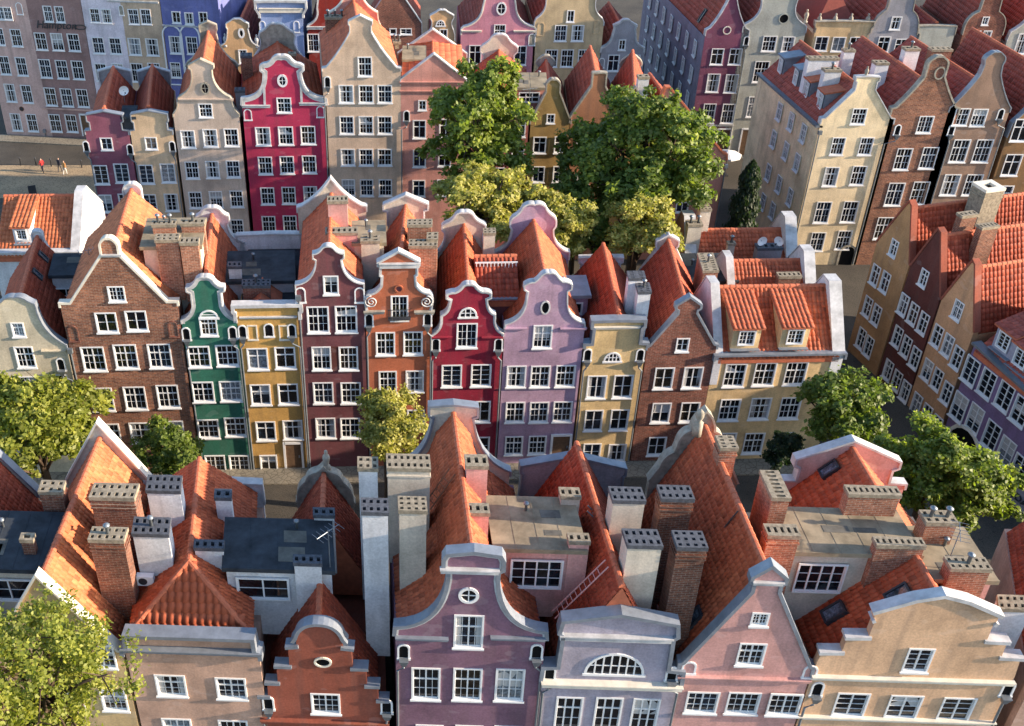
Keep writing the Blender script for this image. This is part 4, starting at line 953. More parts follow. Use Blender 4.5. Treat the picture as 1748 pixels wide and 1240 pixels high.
h = House("vivid crimson house with white-edged bell gable and oval window", RB, 485, 177, [(0,98),(14,102,.3),(26,111,-.2),(35,114,.15),(35,120),(30,124),(31,134),(71,170,-.42),(72,180)], "b_crimson", D, cop="white_coping", trim="white_coping", trimw=.26, copt=.16, roof="tile_orange", wins=[(1.3,1.4,'a',[(485,180)]),(1.35,1.75,'a',[(449,233),(488,232),(526,231)]),(1.3,1.75,'a',[(453,283),(490,282),(528,281)]),(1.3,1.75,'a',[(457,335),(493,334),(530,333)]),(1.3,1.7,'a',[(459,383),(495,382)])], rear=(475,[(0,40),(14,44,.3),(28,54,-.1),(30,60),(36,90,-.3),(40,96)]), rearmat="stone", rcop="white_coping", zr=17.4, **q)
h.oculus(482,138,.55,.8,"glass_dark","white_paint",.18); h.niche(423,196,.55,.9,"b_crimson"); h.niche(547,191,.55,.9,"b_crimson"); h.band(182,.18,.14,"white_coping",413,461); h.band(178,.18,.14,"white_coping",511,557)
for l_ in ([h.px(454,180), h.px(452,128)], [h.px(511,126), h.px(513,178)]): b = MB(); strip(b, l_, -.06, .01, .2); h.part("pilaster_trim", b, "white_coping")
h.attic(452,470,128,100,16.6,zb=13,wall="tile_ridge",roof="tile_ridge"); h.chimney(499,92,14,18.2,.6,mat="brick_chimney",cap="cap_concrete",holes=(1,1))
h = House("tall sandy house with a steep gable under a blunt pediment, three windows wide", RB, 617, 119, [(0,27),(20,37),(20,42),(18,44),(18,56),(60,116,-.06),(67,117),(67,122)], "b_tan", D, cop="white_coping", roof="tile_orange", wins=[(1.25,1.75,'a',[(623,114)]),(1.3,1.65,'a',W_((591,625,657),161)),(1.3,1.7,'a',W_((592,625,657),214)),(1.3,1.65,'a',W_((594,625,657),269)),(1.25,1.7,'a',W_((595,626,658),321))], rear=(605,[(0,-20),(14,-8),(40,20,-.2),(56,60,-.2),(60,80)]), rearmat="b_rose", rcop="cream_trim", zr=21.3, **q)
h.drain(559,140); h.chimney(572,30,36,20.4,1.0,mat="brick_chimney",cap="cap_concrete",holes=(4,1),pots=3); h.chimney(678,72,14,18.2,.8,mat="brick_orange",cap="cap_concrete",holes=(1,2),pots=2)
h = House("salmon house with a plain wide pediment gable", RB, 740, 143, [(0,93),(56,136),(56,146)], "b_rose", D, cop="white_coping", roof="tile_orange", wins=[(.75,.95,'f',[(721,180)]),(1.2,1.75,'b',[(716,221),(761,219)]),(1.2,1.7,'b',[(716,271),(759,270)]),(1.2,1.7,'b',[(715,322),(757,321)])], rear=(738,[(0,49),(58,90),(58,97)]), rearmat="b_rose", rcop="white_coping", zr=17.4, **q)
h.band(142,.16,.12,"b_rose"); h.band(157,.12,.1,"b_rose"); h.drain(694,198); h.attic(686,728,102,78,17.4,zb=14,wall="cream_wall",roof="felt_tan")
h = House("old rose house behind the tall tree with a flat tan attic", RB, 850, 186, [(0,184),(54,184),(54,190)], "b_rosedark", D, cop="white_coping", zr=16.6, roof="tile_red", wins=[(1.2,1.7,'b',[(846,220),(886,219)]),(1.2,1.7,'b',[(848,264),(884,263)]),(1.2,1.6,'b',[(850,300),(884,306)])], rear=(850,[(0,58),(13,63,.3),(27,76,-.15),(31,80),(31,86),(25,92),(36,120,-.2),(40,124)]), rearmat="cream_wall", rcop="white_coping", **q)
h.attic(878,935,150,124,16.4,zb=12,wall="b_rose",roof="felt_tan",win=[(903,166,1.9,1.0,'h')])
h = House("narrow olive house with a pointed gable and round finial block", RB, 940, 208, [(0,137),(8,140,.4),(11,147,.3),(11,158),(32,204),(34,206),(34,212)], "b_olive", D, cop="stone", copt=.1, roof="tile_red", wins=[(.75,.9,'f',[(940,203)]),(1.2,1.6,'b',[(921,248),(957,247)]),(1.15,1.6,'b',[(919,298),(954,297)]),(1.15,1.5,'b',[(918,345),(952,345)])], rear=(928,[(0,94),(9,98,.3),(15,106,.2),(10,112),(12,126),(30,150)]), rearmat="cream_wall", rcop="stone", **q)
h = House("brownish gable house tucked between the olive house and the chestnut tree", RB, 1016, 206, [(0,125),(11,126),(11,148),(42,200),(43,210)], "b_brick", D, cop="stone", copt=.1, roof="tile_red", wins=[(1.2,1.6,'b',[(995,248),(1032,248)]),(1.2,1.6,'b',[(995,310),(1032,310)])], rear=(1000,[(0,96),(10,100,.3),(16,108,.2),(10,114),(12,128),(34,150)]), rearmat="cream_wall", rcop="stone", zr=17.0, **q)
h = House("slim olive house with a stone crest behind, mostly covered by the huge round tree", RB, 1078, 206, [(0,150),(32,200),(34,206),(34,214)], "b_olive", D, cop="stone", copt=.1, roof="tile_red", rear=(1072,[(0,94),(10,98,.3),(18,108,.2),(12,116),(20,136),(34,150)]), rearmat="cream_wall", rcop="stone", zr=16.6, **q)
h = House("long pinkish end house behind the big round tree, red coping on its slope", RB, 1175, 272, None, "b_pinkend", 6.0, out=[(1112,205),(1137,150),(1143,150),(1234,262),(1240,264),(1240,274)], skew=-.06, cop="tile_ridge", copt=.12, roof="tile_red", wins=[(1.2,1.6,'b',[(1130,300),(1170,300)]),(1.2,1.6,'b',[(1125,350),(1165,350)])], zr=16.4, **q)
h.pipe(1238,285); h.chimney(1022,128,20,17.6,.8,mat="white_wall",cap="cap_concrete",holes=(2,1)); h.chimney(1100,132,20,17.8,.8,mat="white_wall",cap="cap_concrete",holes=(2,1))

# ================================================================ FAR ROW across the square
D = 12.0
kw = dict(cop="white_coping", roof="tile_brown", te=.5, tw=.36)
def flat(cx, hw, top=-45): return [(0,top),(hw,top),(hw,top+10)]
h = House("dusty pink facade with a round plaque between its lower windows", RAL, 2, 0, flat(0,42,-42), "a_pink", D, zr=20, wins=[(1.0,1.45,'a',[(1,23),(14,23)]),(1.3,2.0,'a',[(-2,63),(28,65)]),(1.3,2.2,'a',[(8,112),(37,114)]),(1.3,2.2,'a',[(18,159),(46,161)]),(1.3,2.2,'a',[(28,209),(55,210)])], **kw)
h.niche(33,15,.6,1.2,"a_pink"); h.oculus(37,186,.45,.45,"dark_metal","rust_metal",.06,False); h.pipe(77,225)
h = House("brown plastered hotel facade carrying a dark script sign", RAL, 90, 0, flat(0,47,-45), "a_brown", D, zr=20, wins=[(1.05,1.8,'a',[(82,24),(102,25)]),(1.4,2.0,'a',[(70,71),(98,72),(126,73)]),(1.4,2.2,'a',[(78,117),(106,119),(133,120)]),(1.4,2.2,'a',[(87,165),(114,167),(141,168)]),(1.4,2.2,'a',[(95,210),(122,211)])], **kw)
A2 = h
h.band(185,.14,.08,"a_pink",72,163); h.door(150,215,1.4,2.6)
h = House("whitish facade two windows wide between brown and tan neighbours", RAL, 171, 0, flat(0,34,-45), "a_white", D, zr=20, wins=[(1.15,1.6,'a',[(162,27),(182,28)]),(1.4,1.9,'a',[(168,78),(197,79)]),(1.4,2.1,'a',[(173,124),(202,124)])], **kw)
h = House("tan facade two windows wide under a white string course", RAL, 238, 0, flat(0,34,-45), "a_tan", D, zr=20, wins=[(1.2,1.7,'a',[(228,29),(249,29)]),(1.45,1.95,'a',[(230,80),(260,81)]),(1.45,2.2,'a',[(235,124),(264,124)])], **kw)
h.band(2,.12,.1,"white_coping",184,270); h.niche(207,18,.4,1.0,"stone")
h = House("cobalt blue facade with white arches over tall windows", RAL, 322, 0, flat(0,50,-45), "a_blue", D, zr=20, wins=[(1.0,1.3,'f',[(301,30),(323,32),(347,31)]),(1.3,2.0,'a',[(299,77),(328,78)]),(1.2,1.8,'a',[(300,120)])], **kw)
h.niche(298,95,2.0,6.6,None,"white_paint",.08,True,.16); h.niche(328,95,2.0,6.6,None,"white_paint",.08,True,.16); h.band(44,.12,.1,"white_coping",278,368)
h = House("cream baroque gable with a white oval window and urn finials", RA, 410, 100, [(0,33),(10,36,.3),(19,41),(19,47),(17,50),(19,62),(30,78,-.3),(34,80),(34,110)], "a_cream", D, zr=14.2, wins=[(1.0,1.6,'f',[(415,97)])], **kw)
h.oculus(412,57,.35,.7,"void","white_paint",.2,False); statue(h, 384, 56, .4, 1.5, "white_coping"); statue(h, 438, 58, .4, 1.5, "white_coping")
h = House("sky blue house with a heavy white cornice at its flat top", RA, 480, 20, [(0,3),(42,4),(42,14),(36,24),(36,30)], "a_sky", D, zr=13.0, kind="none", noroof=True, copt=.2, oh=.3, cop="white_coping")
h.niche(448,46,.5,1.1,"a_sky"); h.niche(506,46,.5,1.1,"a_sky"); h.band(18,.4,.25,"cream_trim")
h = House("dark red house with a white-edged curved gable behind the sandy one", RA, 570, 46, [(0,-40),(24,-35),(26,0),(28,15),(38,40,-.35),(45,44),(45,52)], "a_red", D, wins=[(1.3,2.0,'a',[(535,73)]),(1.2,1.8,'a',[(596,73)])], trim="white_coping", **kw)
h.band(48,.24,.18,"white_coping")
h = House("red brick rear house with a ribbed tile roof and thin white vent windows", RA, 672, 70, [(0,-30),(48,40),(48,76)], "brick_rose", 16, zr=16.5, roof="tile_brown", te=.5, tw=.36, wins=[(1.3,.7,'f',[(693,54)]),(.8,.7,'s',[(671,54)])])
h = House("tiny cream gable with a lunette between red roofs", RA, 754, 60, [(0,18),(9,21,.3),(20,27),(20,31),(17,36),(20,52,-.2),(22,60),(22,70)], "a_cream", 9, zr=12.6, wins=[(.9,1.3,'f',[(757,60)])], **kw)
h.lunette(752,40,.8,.5,bars=3)
h = House("raspberry pink bell gable with an oculus and scroll ends", RA, 851, 54, [(0,-45),(24,-42),(26,0),(28,10),(60,46,-.38),(64,50),(64,60)], "a_mauve", D, trim="cream_trim", wins=[(1.3,1.8,'a',[(853,56)]),(1.4,2.2,'b',[(811,94),(888,95)]),(1.4,2.0,'b',[(815,150),(890,150)])], **kw)
h.oculus(856,15,.8,1.1,"glass_dark","white_paint",.16); h.niche(908,68,.6,1.2,"stone"); h.band(54,.14,.12,"cream_trim",788,822); h.band(54,.14,.12,"cream_trim",877,914)
h = House("olive beige gable house with three rows of white windows across the square", RA, 972, 36, [(0,-35),(40,-30),(42,2),(56,32,-.3),(59,38),(59,44)], "a_olive", D, wins=[(.85,1.3,'f',[(974,28)]),(1.35,1.8,'a',[(957,57),(986,57)]),(1.4,2.0,'a',[(941,100),(968,100),(997,100)])], **kw)
h.niche(923,50,.6,1.3,"a_olive","a_olive"); h.niche(1019,46,.6,1.3,"a_olive","a_olive")
h = House("small grey gable with a rounded crest among the red roofs", RA, 1063, 84, [(0,34),(9,38,.3),(20,44),(18,50),(20,60),(37,82,-.35),(38,90)], "a_grey", D, trim="white_coping", zr=13.6, wins=[(.8,1.2,'f',[(1062,77)]),(1.3,1.9,'b',[(1047,108),(1082,108)])], **kw)
h.niche(1027,108,.5,1.0,"a_grey")
# corner house with the long slate side
h = House("plum corner house with a long slate blue side wall", RAR, 1241, 60, [(0,-6),(7,0),(30,48,-.08),(37,52),(37,62)], "a_plum", 24, skew=-.10, zr=18.3, wins=[(1.35,1.8,'b',[(1224,97),(1255,97)]),(1.4,2.1,'a',[(1217,142),(1248,143)]),(1.4,2.3,'a',[(1210,194),(1242,194)])], **kw)
A14 = h
h.oculus(1241,52,.7,.7,"a_plum","cream_trim",.1,False); h.band(215,.14,.12,"white_coping"); h.door(1234,240,1.3,2.6); h.drain(1274,70)
b = MB(); b.box(h.xl-.06, h.xl+.0, .02, 23.9, 0, h.zt+.2); h.part("slate_side", b, "a_slate")
for fl in range(4):
    for k in range(7): put_window(h.root, h.xl-.17+h.skew*(2.2+3.1*k), 2.2+3.1*k, 12.0-2.9*fl, 1.2, 1.8, 'a', rz=-math.pi/2 + math.atan(-h.skew)*0, gm="glass_dark")
h.skylight(1200,28,-1,.6,1.6)
h = House("pale celadon house with a concave gable and porthole", RAR, 1322, 50, [(0,-40),(28,-36),(30,0),(50,42,-.4),(54,46),(54,56)], "a_celadon", D, wins=[(1.5,1.7,'a',[(1313,75)]),(1.3,1.7,'a',[(1345,76)]),(1.6,2.4,'a',[(1299,123)]),(1.6,2.4,'a',[(1288,183)])], **kw)
h.oculus(1338,32,.9,.9,"void","a_celadon",.1,False); h.door(1275,243,1.4,3.0)
h = House("pale yellow house topped by a balustrade with small statues", RAR, 1440, 46, [(0,36),(50,37),(50,44),(47,48),(47,56)], "a_yellow", D, kind="hip", noroof=True, wins=[(1.4,1.6,'f',[(1402,75),(1431,76)]),(1.4,1.6,'f',[(1460,76)])], cop="stone", oh=.25)
for i, xx in enumerate((1378,1400,1427,1454,1483)): statue(h, xx, 22 if i else 15, .5, 1.5, "stone", "statue")
hip_roof_ok = True
b = MB(); x0_, x1_ = h.xl+.5, h.xr-.5; zz = h.zt; b.add([(x0_,2,zz),(x1_,2,zz),(x1_,11,zz),(x0_,11,zz),(0,5,zz+4),(0,9,zz+4)], [(0,1,4),(1,2,5,4),(2,3,5),(3,0,4,5)]); h.part("roof", b, "tile_brown")
h = House("grey mannerist gable house with stone volutes behind the red ridges", RAR, 1526, 58, [(0,-30),(20,-25),(22,18),(38,45,.25),(40,56),(44,58),(44,66)], "a_grey", D, wins=[(1.1,1.4,'b',[(1529,40)]),(1.3,1.7,'b',[(1508,76),(1537,80)])], cop="stone", roof="tile_brown", te=.5, tw=.36, zr=17.5)
h = House("low house with an arched green dome and tiled hip beside the grey gable", RAR, 1600, 50, [(0,44),(32,45),(32,60)], "a_celadon", D, zr=15.5, cop="stone", roof="tile_brown", te=.5, tw=.36)
h = House("ornate brick gable house with stone figures and paired windows", RAR, 1680, 50, [(0,-30),(14,-25),(16,20),(34,45,.3),(34,60)], "brick_rose", D, cop="stone", roof="tile_brown", te=.5, tw=.36, wins=[(.7,.9,'f',[(1682,36)]),(.9,1.7,'a',[(1664,66),(1683,66)])])
h = House("pale grey house with a curved gable at the brick one's right", RAR, 1765, 70, [(0,-10),(14,-5),(44,55,-.3),(46,70)], "a_celadon", D, cop="white_coping", roof="tile_brown", te=.5, tw=.36, wins=[(1.2,2.2,'a',[(1744,75)])])

# ================================================================ CORNER BLOCK upper right
D = 14.0
h = House("cream corner house with dormered red roof and white chimneys", RC, 1464, 206, [(0,131),(20,132),(20,138),(17,140),(17,154),(56,202),(62,203),(62,212)], "c_cream", D, skew=-.115, cop="white_coping", roof="tile_brown", tw=.34, te=.45, zr=17.2,
  wins=[(1.3,1.5,'a',[(1466,199)]),(1.2,1.7,'a',[(1430,250),(1478,250)]),(1.3,1.9,'a',[(1418,302),(1465,300)]),(1.4,2.2,'a',[(1404,363),(1450,362)]),(1.35,2.0,'a',[(1395,413),(1440,410)])])
C1 = h
h.niche(1444,440,1.3,2.4,"void","stone",.1,True,.2)
statue(h, 1480, 112, .4, 1.0, "stone")
def side_windows(h, pts, w, hh, st):
    """windows on the left flank at pixels"""
    r_ = h.row
    for x, y in pts:
        r = ray(x, y); d = r_.d; n = r_.n; o = Vector((-r_.o.x, -r_.o.y))
        ox, oy = o.dot(d)-h.u0, o.dot(n); rx, ry = r.x*d.x+r.y*d.y, r.x*n.x+r.y*n.y
        t = (h.xl - (ox - h.skew*oy))/(rx - h.skew*ry); yl = oy+ry*t; z = CAM_H + r.z*t
        put_window(h.root, h.xl + h.skew*yl - .1, yl, z, w, hh, st, rz=-math.pi/2 - math.atan(h.skew))
side_windows(h, [(1332,191),(1352,208),(1373,228),(1322,238),(1343,258),(1362,278),(1313,295),(1331,315),(1350,337),(1304,345),(1320,360),(1340,385)], 1.0, 1.7, 'a')
b = MB(); b.box(h.xl-.35, h.xl+.25, 0, 13.9, h.zt-.05, h.zt+.14); h.part("eaves_gutter", b, "zinc")
h.pipe(1398,228)
def side_dormer(h, x, y, mat="lead"):
    r_ = h.row; x0 = h.xl+.9
    r = ray(x, y); d = r_.d; n = r_.n; o = Vector((-r_.o.x, -r_.o.y)); ox, oy = o.dot(d)-h.u0, o.dot(n); rx, ry = r.x*d.x+r.y*d.y, r.x*n.x+r.y*n.y
    t = (x0 - (ox - h.skew*oy))/(rx - h.skew*ry); yl = oy+ry*t; z = CAM_H + r.z*t
    b = MB(); b.hexa([(x0,yl-.65,z-1.0),(x0+2.4,yl-.65,z-1.0),(x0+2.4,yl+.65,z-1.0),(x0,yl+.65,z-1.0)], [(x0,yl-.65,z+.8),(x0+2.4,yl-.65,z+1.2),(x0+2.4,yl+.65,z+1.2),(x0,yl+.65,z+.8)]); o_ = h.part("dormer", b, "lead")
    b = MB(); b.hexa([(x0-.2,yl-.8,z+.81),(x0+2.5,yl-.8,z+1.25),(x0+2.5,yl+.8,z+1.25),(x0-.2,yl+.8,z+.81)], [(x0-.2,yl-.8,z+.95),(x0+2.5,yl-.8,z+1.4),(x0+2.5,yl+.8,z+1.4),(x0-.2,yl+.8,z+.95)]); h.part("dormer_roof", b, mat, o_)
    put_window(o_, x0-.11+h.skew*yl, yl, z, 1.0, 1.4, 'a', rz=-math.pi/2, level=2)
for p_ in ((1334,112,"lead"),(1360,132,"lead"),(1378,152,"tile_ridge"),(1402,172,"tile_ridge")): side_dormer(h, *p_)
h.chimney(1408,100,54,18.0,.8,zb=14,mat="white_wall",cap="cap_concrete",holes=(6,1)); h.chimney(1424,120,30,17.8,.8,zb=13.5,mat="white_wall",cap="cap_concrete",holes=(3,1),pots=1); h.chimney(1452,86,20,18.2,.7,zb=14,mat="white_wall",cap="cap_concrete",holes=(2,1),pots=1); h.chimney(1508,108,24,18.0,.9,zb=11,mat="white_wall",cap="cap_concrete",holes=(3,1))
h = House("brown brick gable house with arched stone crest beside the cream corner house", RC, 1578, 194, [(0,98),(9,101,.3),(16,110,.25),(16,132),(50,184,-.05),(57,186),(57,196)], "brick_red", D, skew=-.1, cop="stone", copt=.12, roof="tile_brown", tw=.34, te=.45, zr=17.6,
  wins=[(1.3,1.6,'d',[(1579,213)]),(1.4,2.1,'a',[(1541,272),(1585,270)]),(1.5,2.3,'a',[(1527,332),(1569,330)]),(1.5,2.3,'a',[(1508,390),(1550,390)])])
h.drain(1532,222,mat="plastic_white"); h.drain(1624,222,mat="plastic_white"); h.oculus(1604,125,.7,.9,"brick_rose","stone",.12,False)
h.chimney(1610,85,36,18.4,.9,mat="brick_chimney",cap="cap_concrete",holes=(4,1)); h.chimney(1560,84,26,18.8,.9,zb=11,mat="white_wall",cap="cap_concrete",holes=(2,1),pots=1)
h = House("grey brown gable house with a rounded crest right of the brick gable", RC, 1672, 188, [(0,90),(10,93,.35),(17,103,.25),(15,112),(17,128),(48,180,-.06),(52,184),(52,192)], "c_greige", D, skew=-.1, cop="lead", roof="tile_brown", tw=.34, te=.45, zr=17.6,
  wins=[(1.3,1.6,'a',[(1641,200),(1671,201)]),(1.5,2.2,'a',[(1638,258),(1677,258)]),(1.5,2.1,'a',[(1622,316),(1660,316)])])
h.drain(1708,195)
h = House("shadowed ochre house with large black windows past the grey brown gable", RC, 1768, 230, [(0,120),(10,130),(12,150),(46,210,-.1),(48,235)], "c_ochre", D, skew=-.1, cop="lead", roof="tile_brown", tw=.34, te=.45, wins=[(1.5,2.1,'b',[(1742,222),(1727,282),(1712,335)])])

# ================================================================ RIGHT-HAND STREET, facades turned to the alley
D = 15.0
kr = dict(D=D, cop="f_rust", copt=.12, oh=.06, roof="tile_red", tw=.34, te=.42)
h = House("amber gable house leading the oblique right-hand row", RR, 1520, 430, None, "r_yellow", out=[(1497,413),(1546,352),(1553,345),(1556,352),(1552,452)], wins=[(.85,1.4,'m',[(1526,424)]),(.98,1.75,'m',[(1494,470),(1511,482)]),(.98,1.75,'m',[(1481,524),(1496,538)]),(.98,1.85,'m',[(1470,578),(1483,592)])], **kr)
R1 = h
h.chimney(1638,366,30,15.0,1.4,zb=11,mat="brick_chimney",cap="cap_concrete",holes=(1,4),wm=.7); h.chimney(1672,386,30,14.6,1.5,zb=11,mat="brick_chimney",cap="cap_concrete",holes=(1,5),wm=.7)
h.chimney(1672,318,30,16.0,1.7,zb=13,mat="cap_concrete",cap="cream_trim",holes=(1,1),wm=1.6,bands=2)
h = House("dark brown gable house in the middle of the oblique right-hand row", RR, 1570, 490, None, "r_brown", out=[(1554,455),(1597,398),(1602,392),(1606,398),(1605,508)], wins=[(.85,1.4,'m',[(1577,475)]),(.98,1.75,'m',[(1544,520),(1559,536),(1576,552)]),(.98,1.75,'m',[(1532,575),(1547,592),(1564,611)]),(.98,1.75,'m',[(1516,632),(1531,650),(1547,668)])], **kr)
h = House("sandy gable house next to the purple arched building", RR, 1625, 545, None, "r_tan", out=[(1607,512),(1655,452),(1661,446),(1664,452),(1662,568)], wins=[(.95,1.5,'a',[(1635,530)]),(.98,1.75,'m',[(1600,574),(1618,590),(1636,611)]),(.98,1.75,'m',[(1583,632),(1600,648),(1618,671)]),(.98,1.85,'m',[(1566,690),(1583,709),(1600,728)])], **kr)
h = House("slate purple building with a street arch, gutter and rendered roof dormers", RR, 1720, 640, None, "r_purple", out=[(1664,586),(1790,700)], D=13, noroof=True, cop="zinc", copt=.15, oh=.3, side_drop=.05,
  wins=[(1.35,2.1,'c',[(1659,633),(1685,655),(1715,677),(1742,702)]),(1.35,2.2,'c',[(1639,695),(1664,715),(1692,744),(1717,772)])])
R4 = h
street_roof(h, h.zt+4.6, 5.0, "tile_brown"); 
tiled_dormer(h, 1715, 583, 1.8, 1.3, h.zt+4.6, 5.0, (1.1,1.3,'c'), "r_pale", "tile_brown", .5, ze=h.zt); tiled_dormer(h, 1744, 612, 1.8, 1.3, h.zt+4.6, 5.0, (1.1,1.3,'c'), "r_pale", "tile_brown", .5, ze=h.zt)
h.niche(1640,775,3.0,4.2,"void","cream_trim",.12,True,.25); h.pipe(1738,800)
h = House("blue grey shopfront house with dark lettering below the purple building", RR, 1790, 780, None, "r_pale", out=[(1768,735),(1900,860)], D=12, noroof=True, cop="zinc", side_drop=.05, wins=[(1.3,2.0,'c',[(1742,800)])])
R5 = h
street_roof(h, h.zt+4, 5, "tile_brown")

# ================================================================ TREES
def tree(label, px, py, Y, rx, rz, leaf, n=9000, lobes=16, ls=.22, group=None, name="tree", seed=1, ry=None, bare=0.0, zt=None, shape=1.0):
    """crown centred on pixel px,py at distance Y; half-widths in metres"""
    c = at_y(px, py, Y); R = np.random.default_rng(seed); ry = ry or rx
    root = empty(name, (c.x, c.y, 0)); tag(root, label, "tree", group)
    cz = c.z; b = MB(); tr = .16+.035*rx
    top = cz + rz*.45; b.tube([(0,0,-.05),(.05,.03,cz*.35),(-.05,.05,cz*.7),(0,0,cz),(0.05,0,top)], [tr*1.25,tr,tr*.8,tr*.55,tr*.2], 8)
    L = []
    for k in range(int(lobes*1.5)):
        u = R.normal(size=3); u /= np.linalg.norm(u); rad = R.uniform(.5,.95); u[2] = u[2]*.9+.1
        L.append((np.array([u[0]*rx*rad, u[1]*ry*rad, cz+u[2]*rz*rad]), R.uniform(.17,.36)*min(rx,rz)*(1.0 if shape == 1 else shape)))
    L.append((np.array([0,0,cz]), .55*min(rx,rz))); L.append((np.array([0,0,cz+rz*.45]), .5*min(rx,rz)))
    for p, r in L:
        z0 = max(cz*.45, cz-rz*.8); s_ = np.array([0,0,R.uniform(z0, cz)]); m = (s_+p)/2 + R.normal(size=3)*.15*rx*.5; m[2] += .1*rz
        b.tube([tuple(s_), tuple(m), tuple(p)], [tr*.4, tr*.26, tr*.09], 5)
        for _ in range(3):
            e = p + R.normal(size=3)*r*.55; b.tube([tuple(m*.35+p*.65), tuple(e)], [tr*.13, tr*.04], 4, False)
    o = bpy.data.objects.new("trunk", mesh("trunk", b.v, b.f, "bark", True)); link(o, root)
    # twigs carrying leaves: clusters spread over the lobes
    w = np.array([r**2 for _, r in L]); w /= w.sum(); nc = max(60, n//52); idx = R.choice(len(L), nc, p=w)
    C = np.array([L[i][0] for i in idx]); r = np.array([L[i][1] for i in idx])
    u = R.normal(size=(nc,3)); u /= np.linalg.norm(u, axis=1)[:,None]; u[:,2] = np.where(u[:,2] < -.3, -u[:,2]*.6, u[:,2])
    C = C + u*(r*R.uniform(.62,1.12,nc))[:,None]
    ci = R.integers(0, nc, n); P = C[ci] + R.normal(size=(n,3))*np.array([1,1,.7])*(.115*np.sqrt(min(rx,rz)))
    LC = np.array([L[i][0] for i in idx])[ci]; out = (P - LC); out /= np.linalg.norm(out,axis=1)[:,None]+1e-6
    nrm = out*.55 + np.array([0,0,.55]) + R.normal(size=(n,3))*.55; nrm /= np.linalg.norm(nrm,axis=1)[:,None]
    a = np.cross(nrm, R.normal(size=(n,3))); a /= np.linalg.norm(a,axis=1)[:,None]; d = np.cross(nrm, a)
    s1 = ls*R.uniform(.6,1.25,n)[:,None]; s2 = s1*R.uniform(.5,.8,n)[:,None]
    V = np.stack([P - a*s1, P + d*s2 - nrm*s1*.15, P + a*s1, P - d*s2 - nrm*s1*.15], 1)
    F = np.arange(n*4).reshape(n,4); ctint = R.normal(.5,.16,nc)
    o = bpy.data.objects.new("crown", nmesh("crown", V.reshape(-1,3), F, leaf, np.clip(ctint[ci]+R.normal(0,.13,n),0,1))); link(o, root)
    return root
tree("sparse yellowish tree in the foreground before the ochre gabled house", 72, 1188, 29.0, 4.2, 4.1, "leaf_lime", 19000, 34, .105, seed=3)
tree("big lime green tree between the pale green house and the dark brick house", 62, 745, 54.0, 4.3, 4.4, "leaf_lime", 24000, 20, .17, seed=4)
tree("low dark green tree in front of the emerald house", 292, 775, 54.5, 2.7, 2.4, "leaf_deep", 9000, 12, .14, seed=5)
tree("compact golden green tree before the chocolate brown house", 660, 738, 55.0, 2.5, 2.9, "leaf_gold", 15000, 14, .13, seed=6)
tree("dark tree with a sunlit top at the corner of the wide yellow house", 1445, 708, 56.0, 3.0, 3.4, "leaf_deep", 15000, 15, .16, seed=7)
tree("low shaded bush tree at the foot of the wide yellow house", 1335, 772, 57.0, 1.5, 1.5, "leaf_dark", 5000, 8, .14, seed=8)
tree("bright green tree by the street arch of the purple building", 1590, 808, 49.5, 3.0, 3.2, "leaf_green", 16000, 15, .15, seed=9)
tree("bright green tree beside the blue grey shopfront house", 1668, 845, 48.5, 2.4, 3.0, "leaf_green", 14000, 14, .15, seed=10)
tree("tall airy green tree in front of the old rose house", 822, 230, 84.0, 4.6, 6.0, "leaf_green", 26000, 24, .21, seed=11)
tree("huge round chestnut-like tree in front of the pinkish end house", 1098, 282, 82.0, 6.2, 5.4, "leaf_deep", 46000, 44, .22, seed=12)
tree("golden tree behind the crimson house's rear gable", 812, 352, 75.0, 4.3, 2.8, "leaf_gold", 20000, 22, .17, seed=13)
tree("golden tree behind the lilac house's rear gable", 955, 388, 74.5, 2.8, 2.6, "leaf_gold", 14000, 16, .16, seed=14)
tree("golden tree behind the rosy brick house", 1090, 402, 74.0, 3.0, 3.1, "leaf_gold", 17000, 18, .16, seed=15)
tree("darker shrub-like tree between the two golden trees", 1015, 410, 75.0, 2.0, 1.8, "leaf_deep", 6000, 9, .16, seed=16)
tree("low dark tree under the huge round tree", 985, 355, 79.0, 3.0, 2.6, "leaf_deep", 7000, 10, .18, seed=17)
def cypress(label, px, py, Y, r, hgt, seed):
    c = at_y(px, py, Y); R = np.random.default_rng(seed); root = empty("cypress_tree", (c.x, c.y, 0)); tag(root, label, "tree")
    b = MB().tube([(0,0,0),(0,0,hgt*.5),(0,0,hgt*.95)], [.16,.1,.03], 7); link(bpy.data.objects.new("trunk", mesh("trunk", b.v, b.f, "bark")), root)
    n = 9000; t = R.uniform(0,1,n)**.8; z = .5+t*(hgt-.5); rad = r*np.sqrt(np.clip(1-t**2.2,0,1))*np.clip(.55+t*2.5,0,1)*(1+.25*np.sin(t*23+R.uniform(0,6.28,n)*.3))*R.uniform(.55,1.05,n)
    a_ = R.uniform(0,2*np.pi,n); P = np.stack([rad*np.cos(a_),rad*np.sin(a_),z],1); nr = np.stack([np.cos(a_),np.sin(a_),.2+0*a_],1)+R.normal(size=(n,3))*.5; nr /= np.linalg.norm(nr,axis=1)[:,None]
    u = np.cross(nr,[0,0,1.0]); u /= np.linalg.norm(u,axis=1)[:,None]+1e-6; v = np.cross(nr,u); s_ = .16*R.uniform(.6,1.2,n)[:,None]
    V = np.stack([P-u*s_*.6,P-v*s_*1.4,P+u*s_*.6,P+v*s_*1.4],1)
    link(bpy.data.objects.new("crown", nmesh("crown", V.reshape(-1,3), np.arange(n*4).reshape(n,4), "leaf_dark", np.clip(R.normal(.5,.2,n),0,1))), root)
cypress("slim black-green cypress in the alley by the cream corner house", 1274, 340, 90.0, 1.35, 10.6, 21)

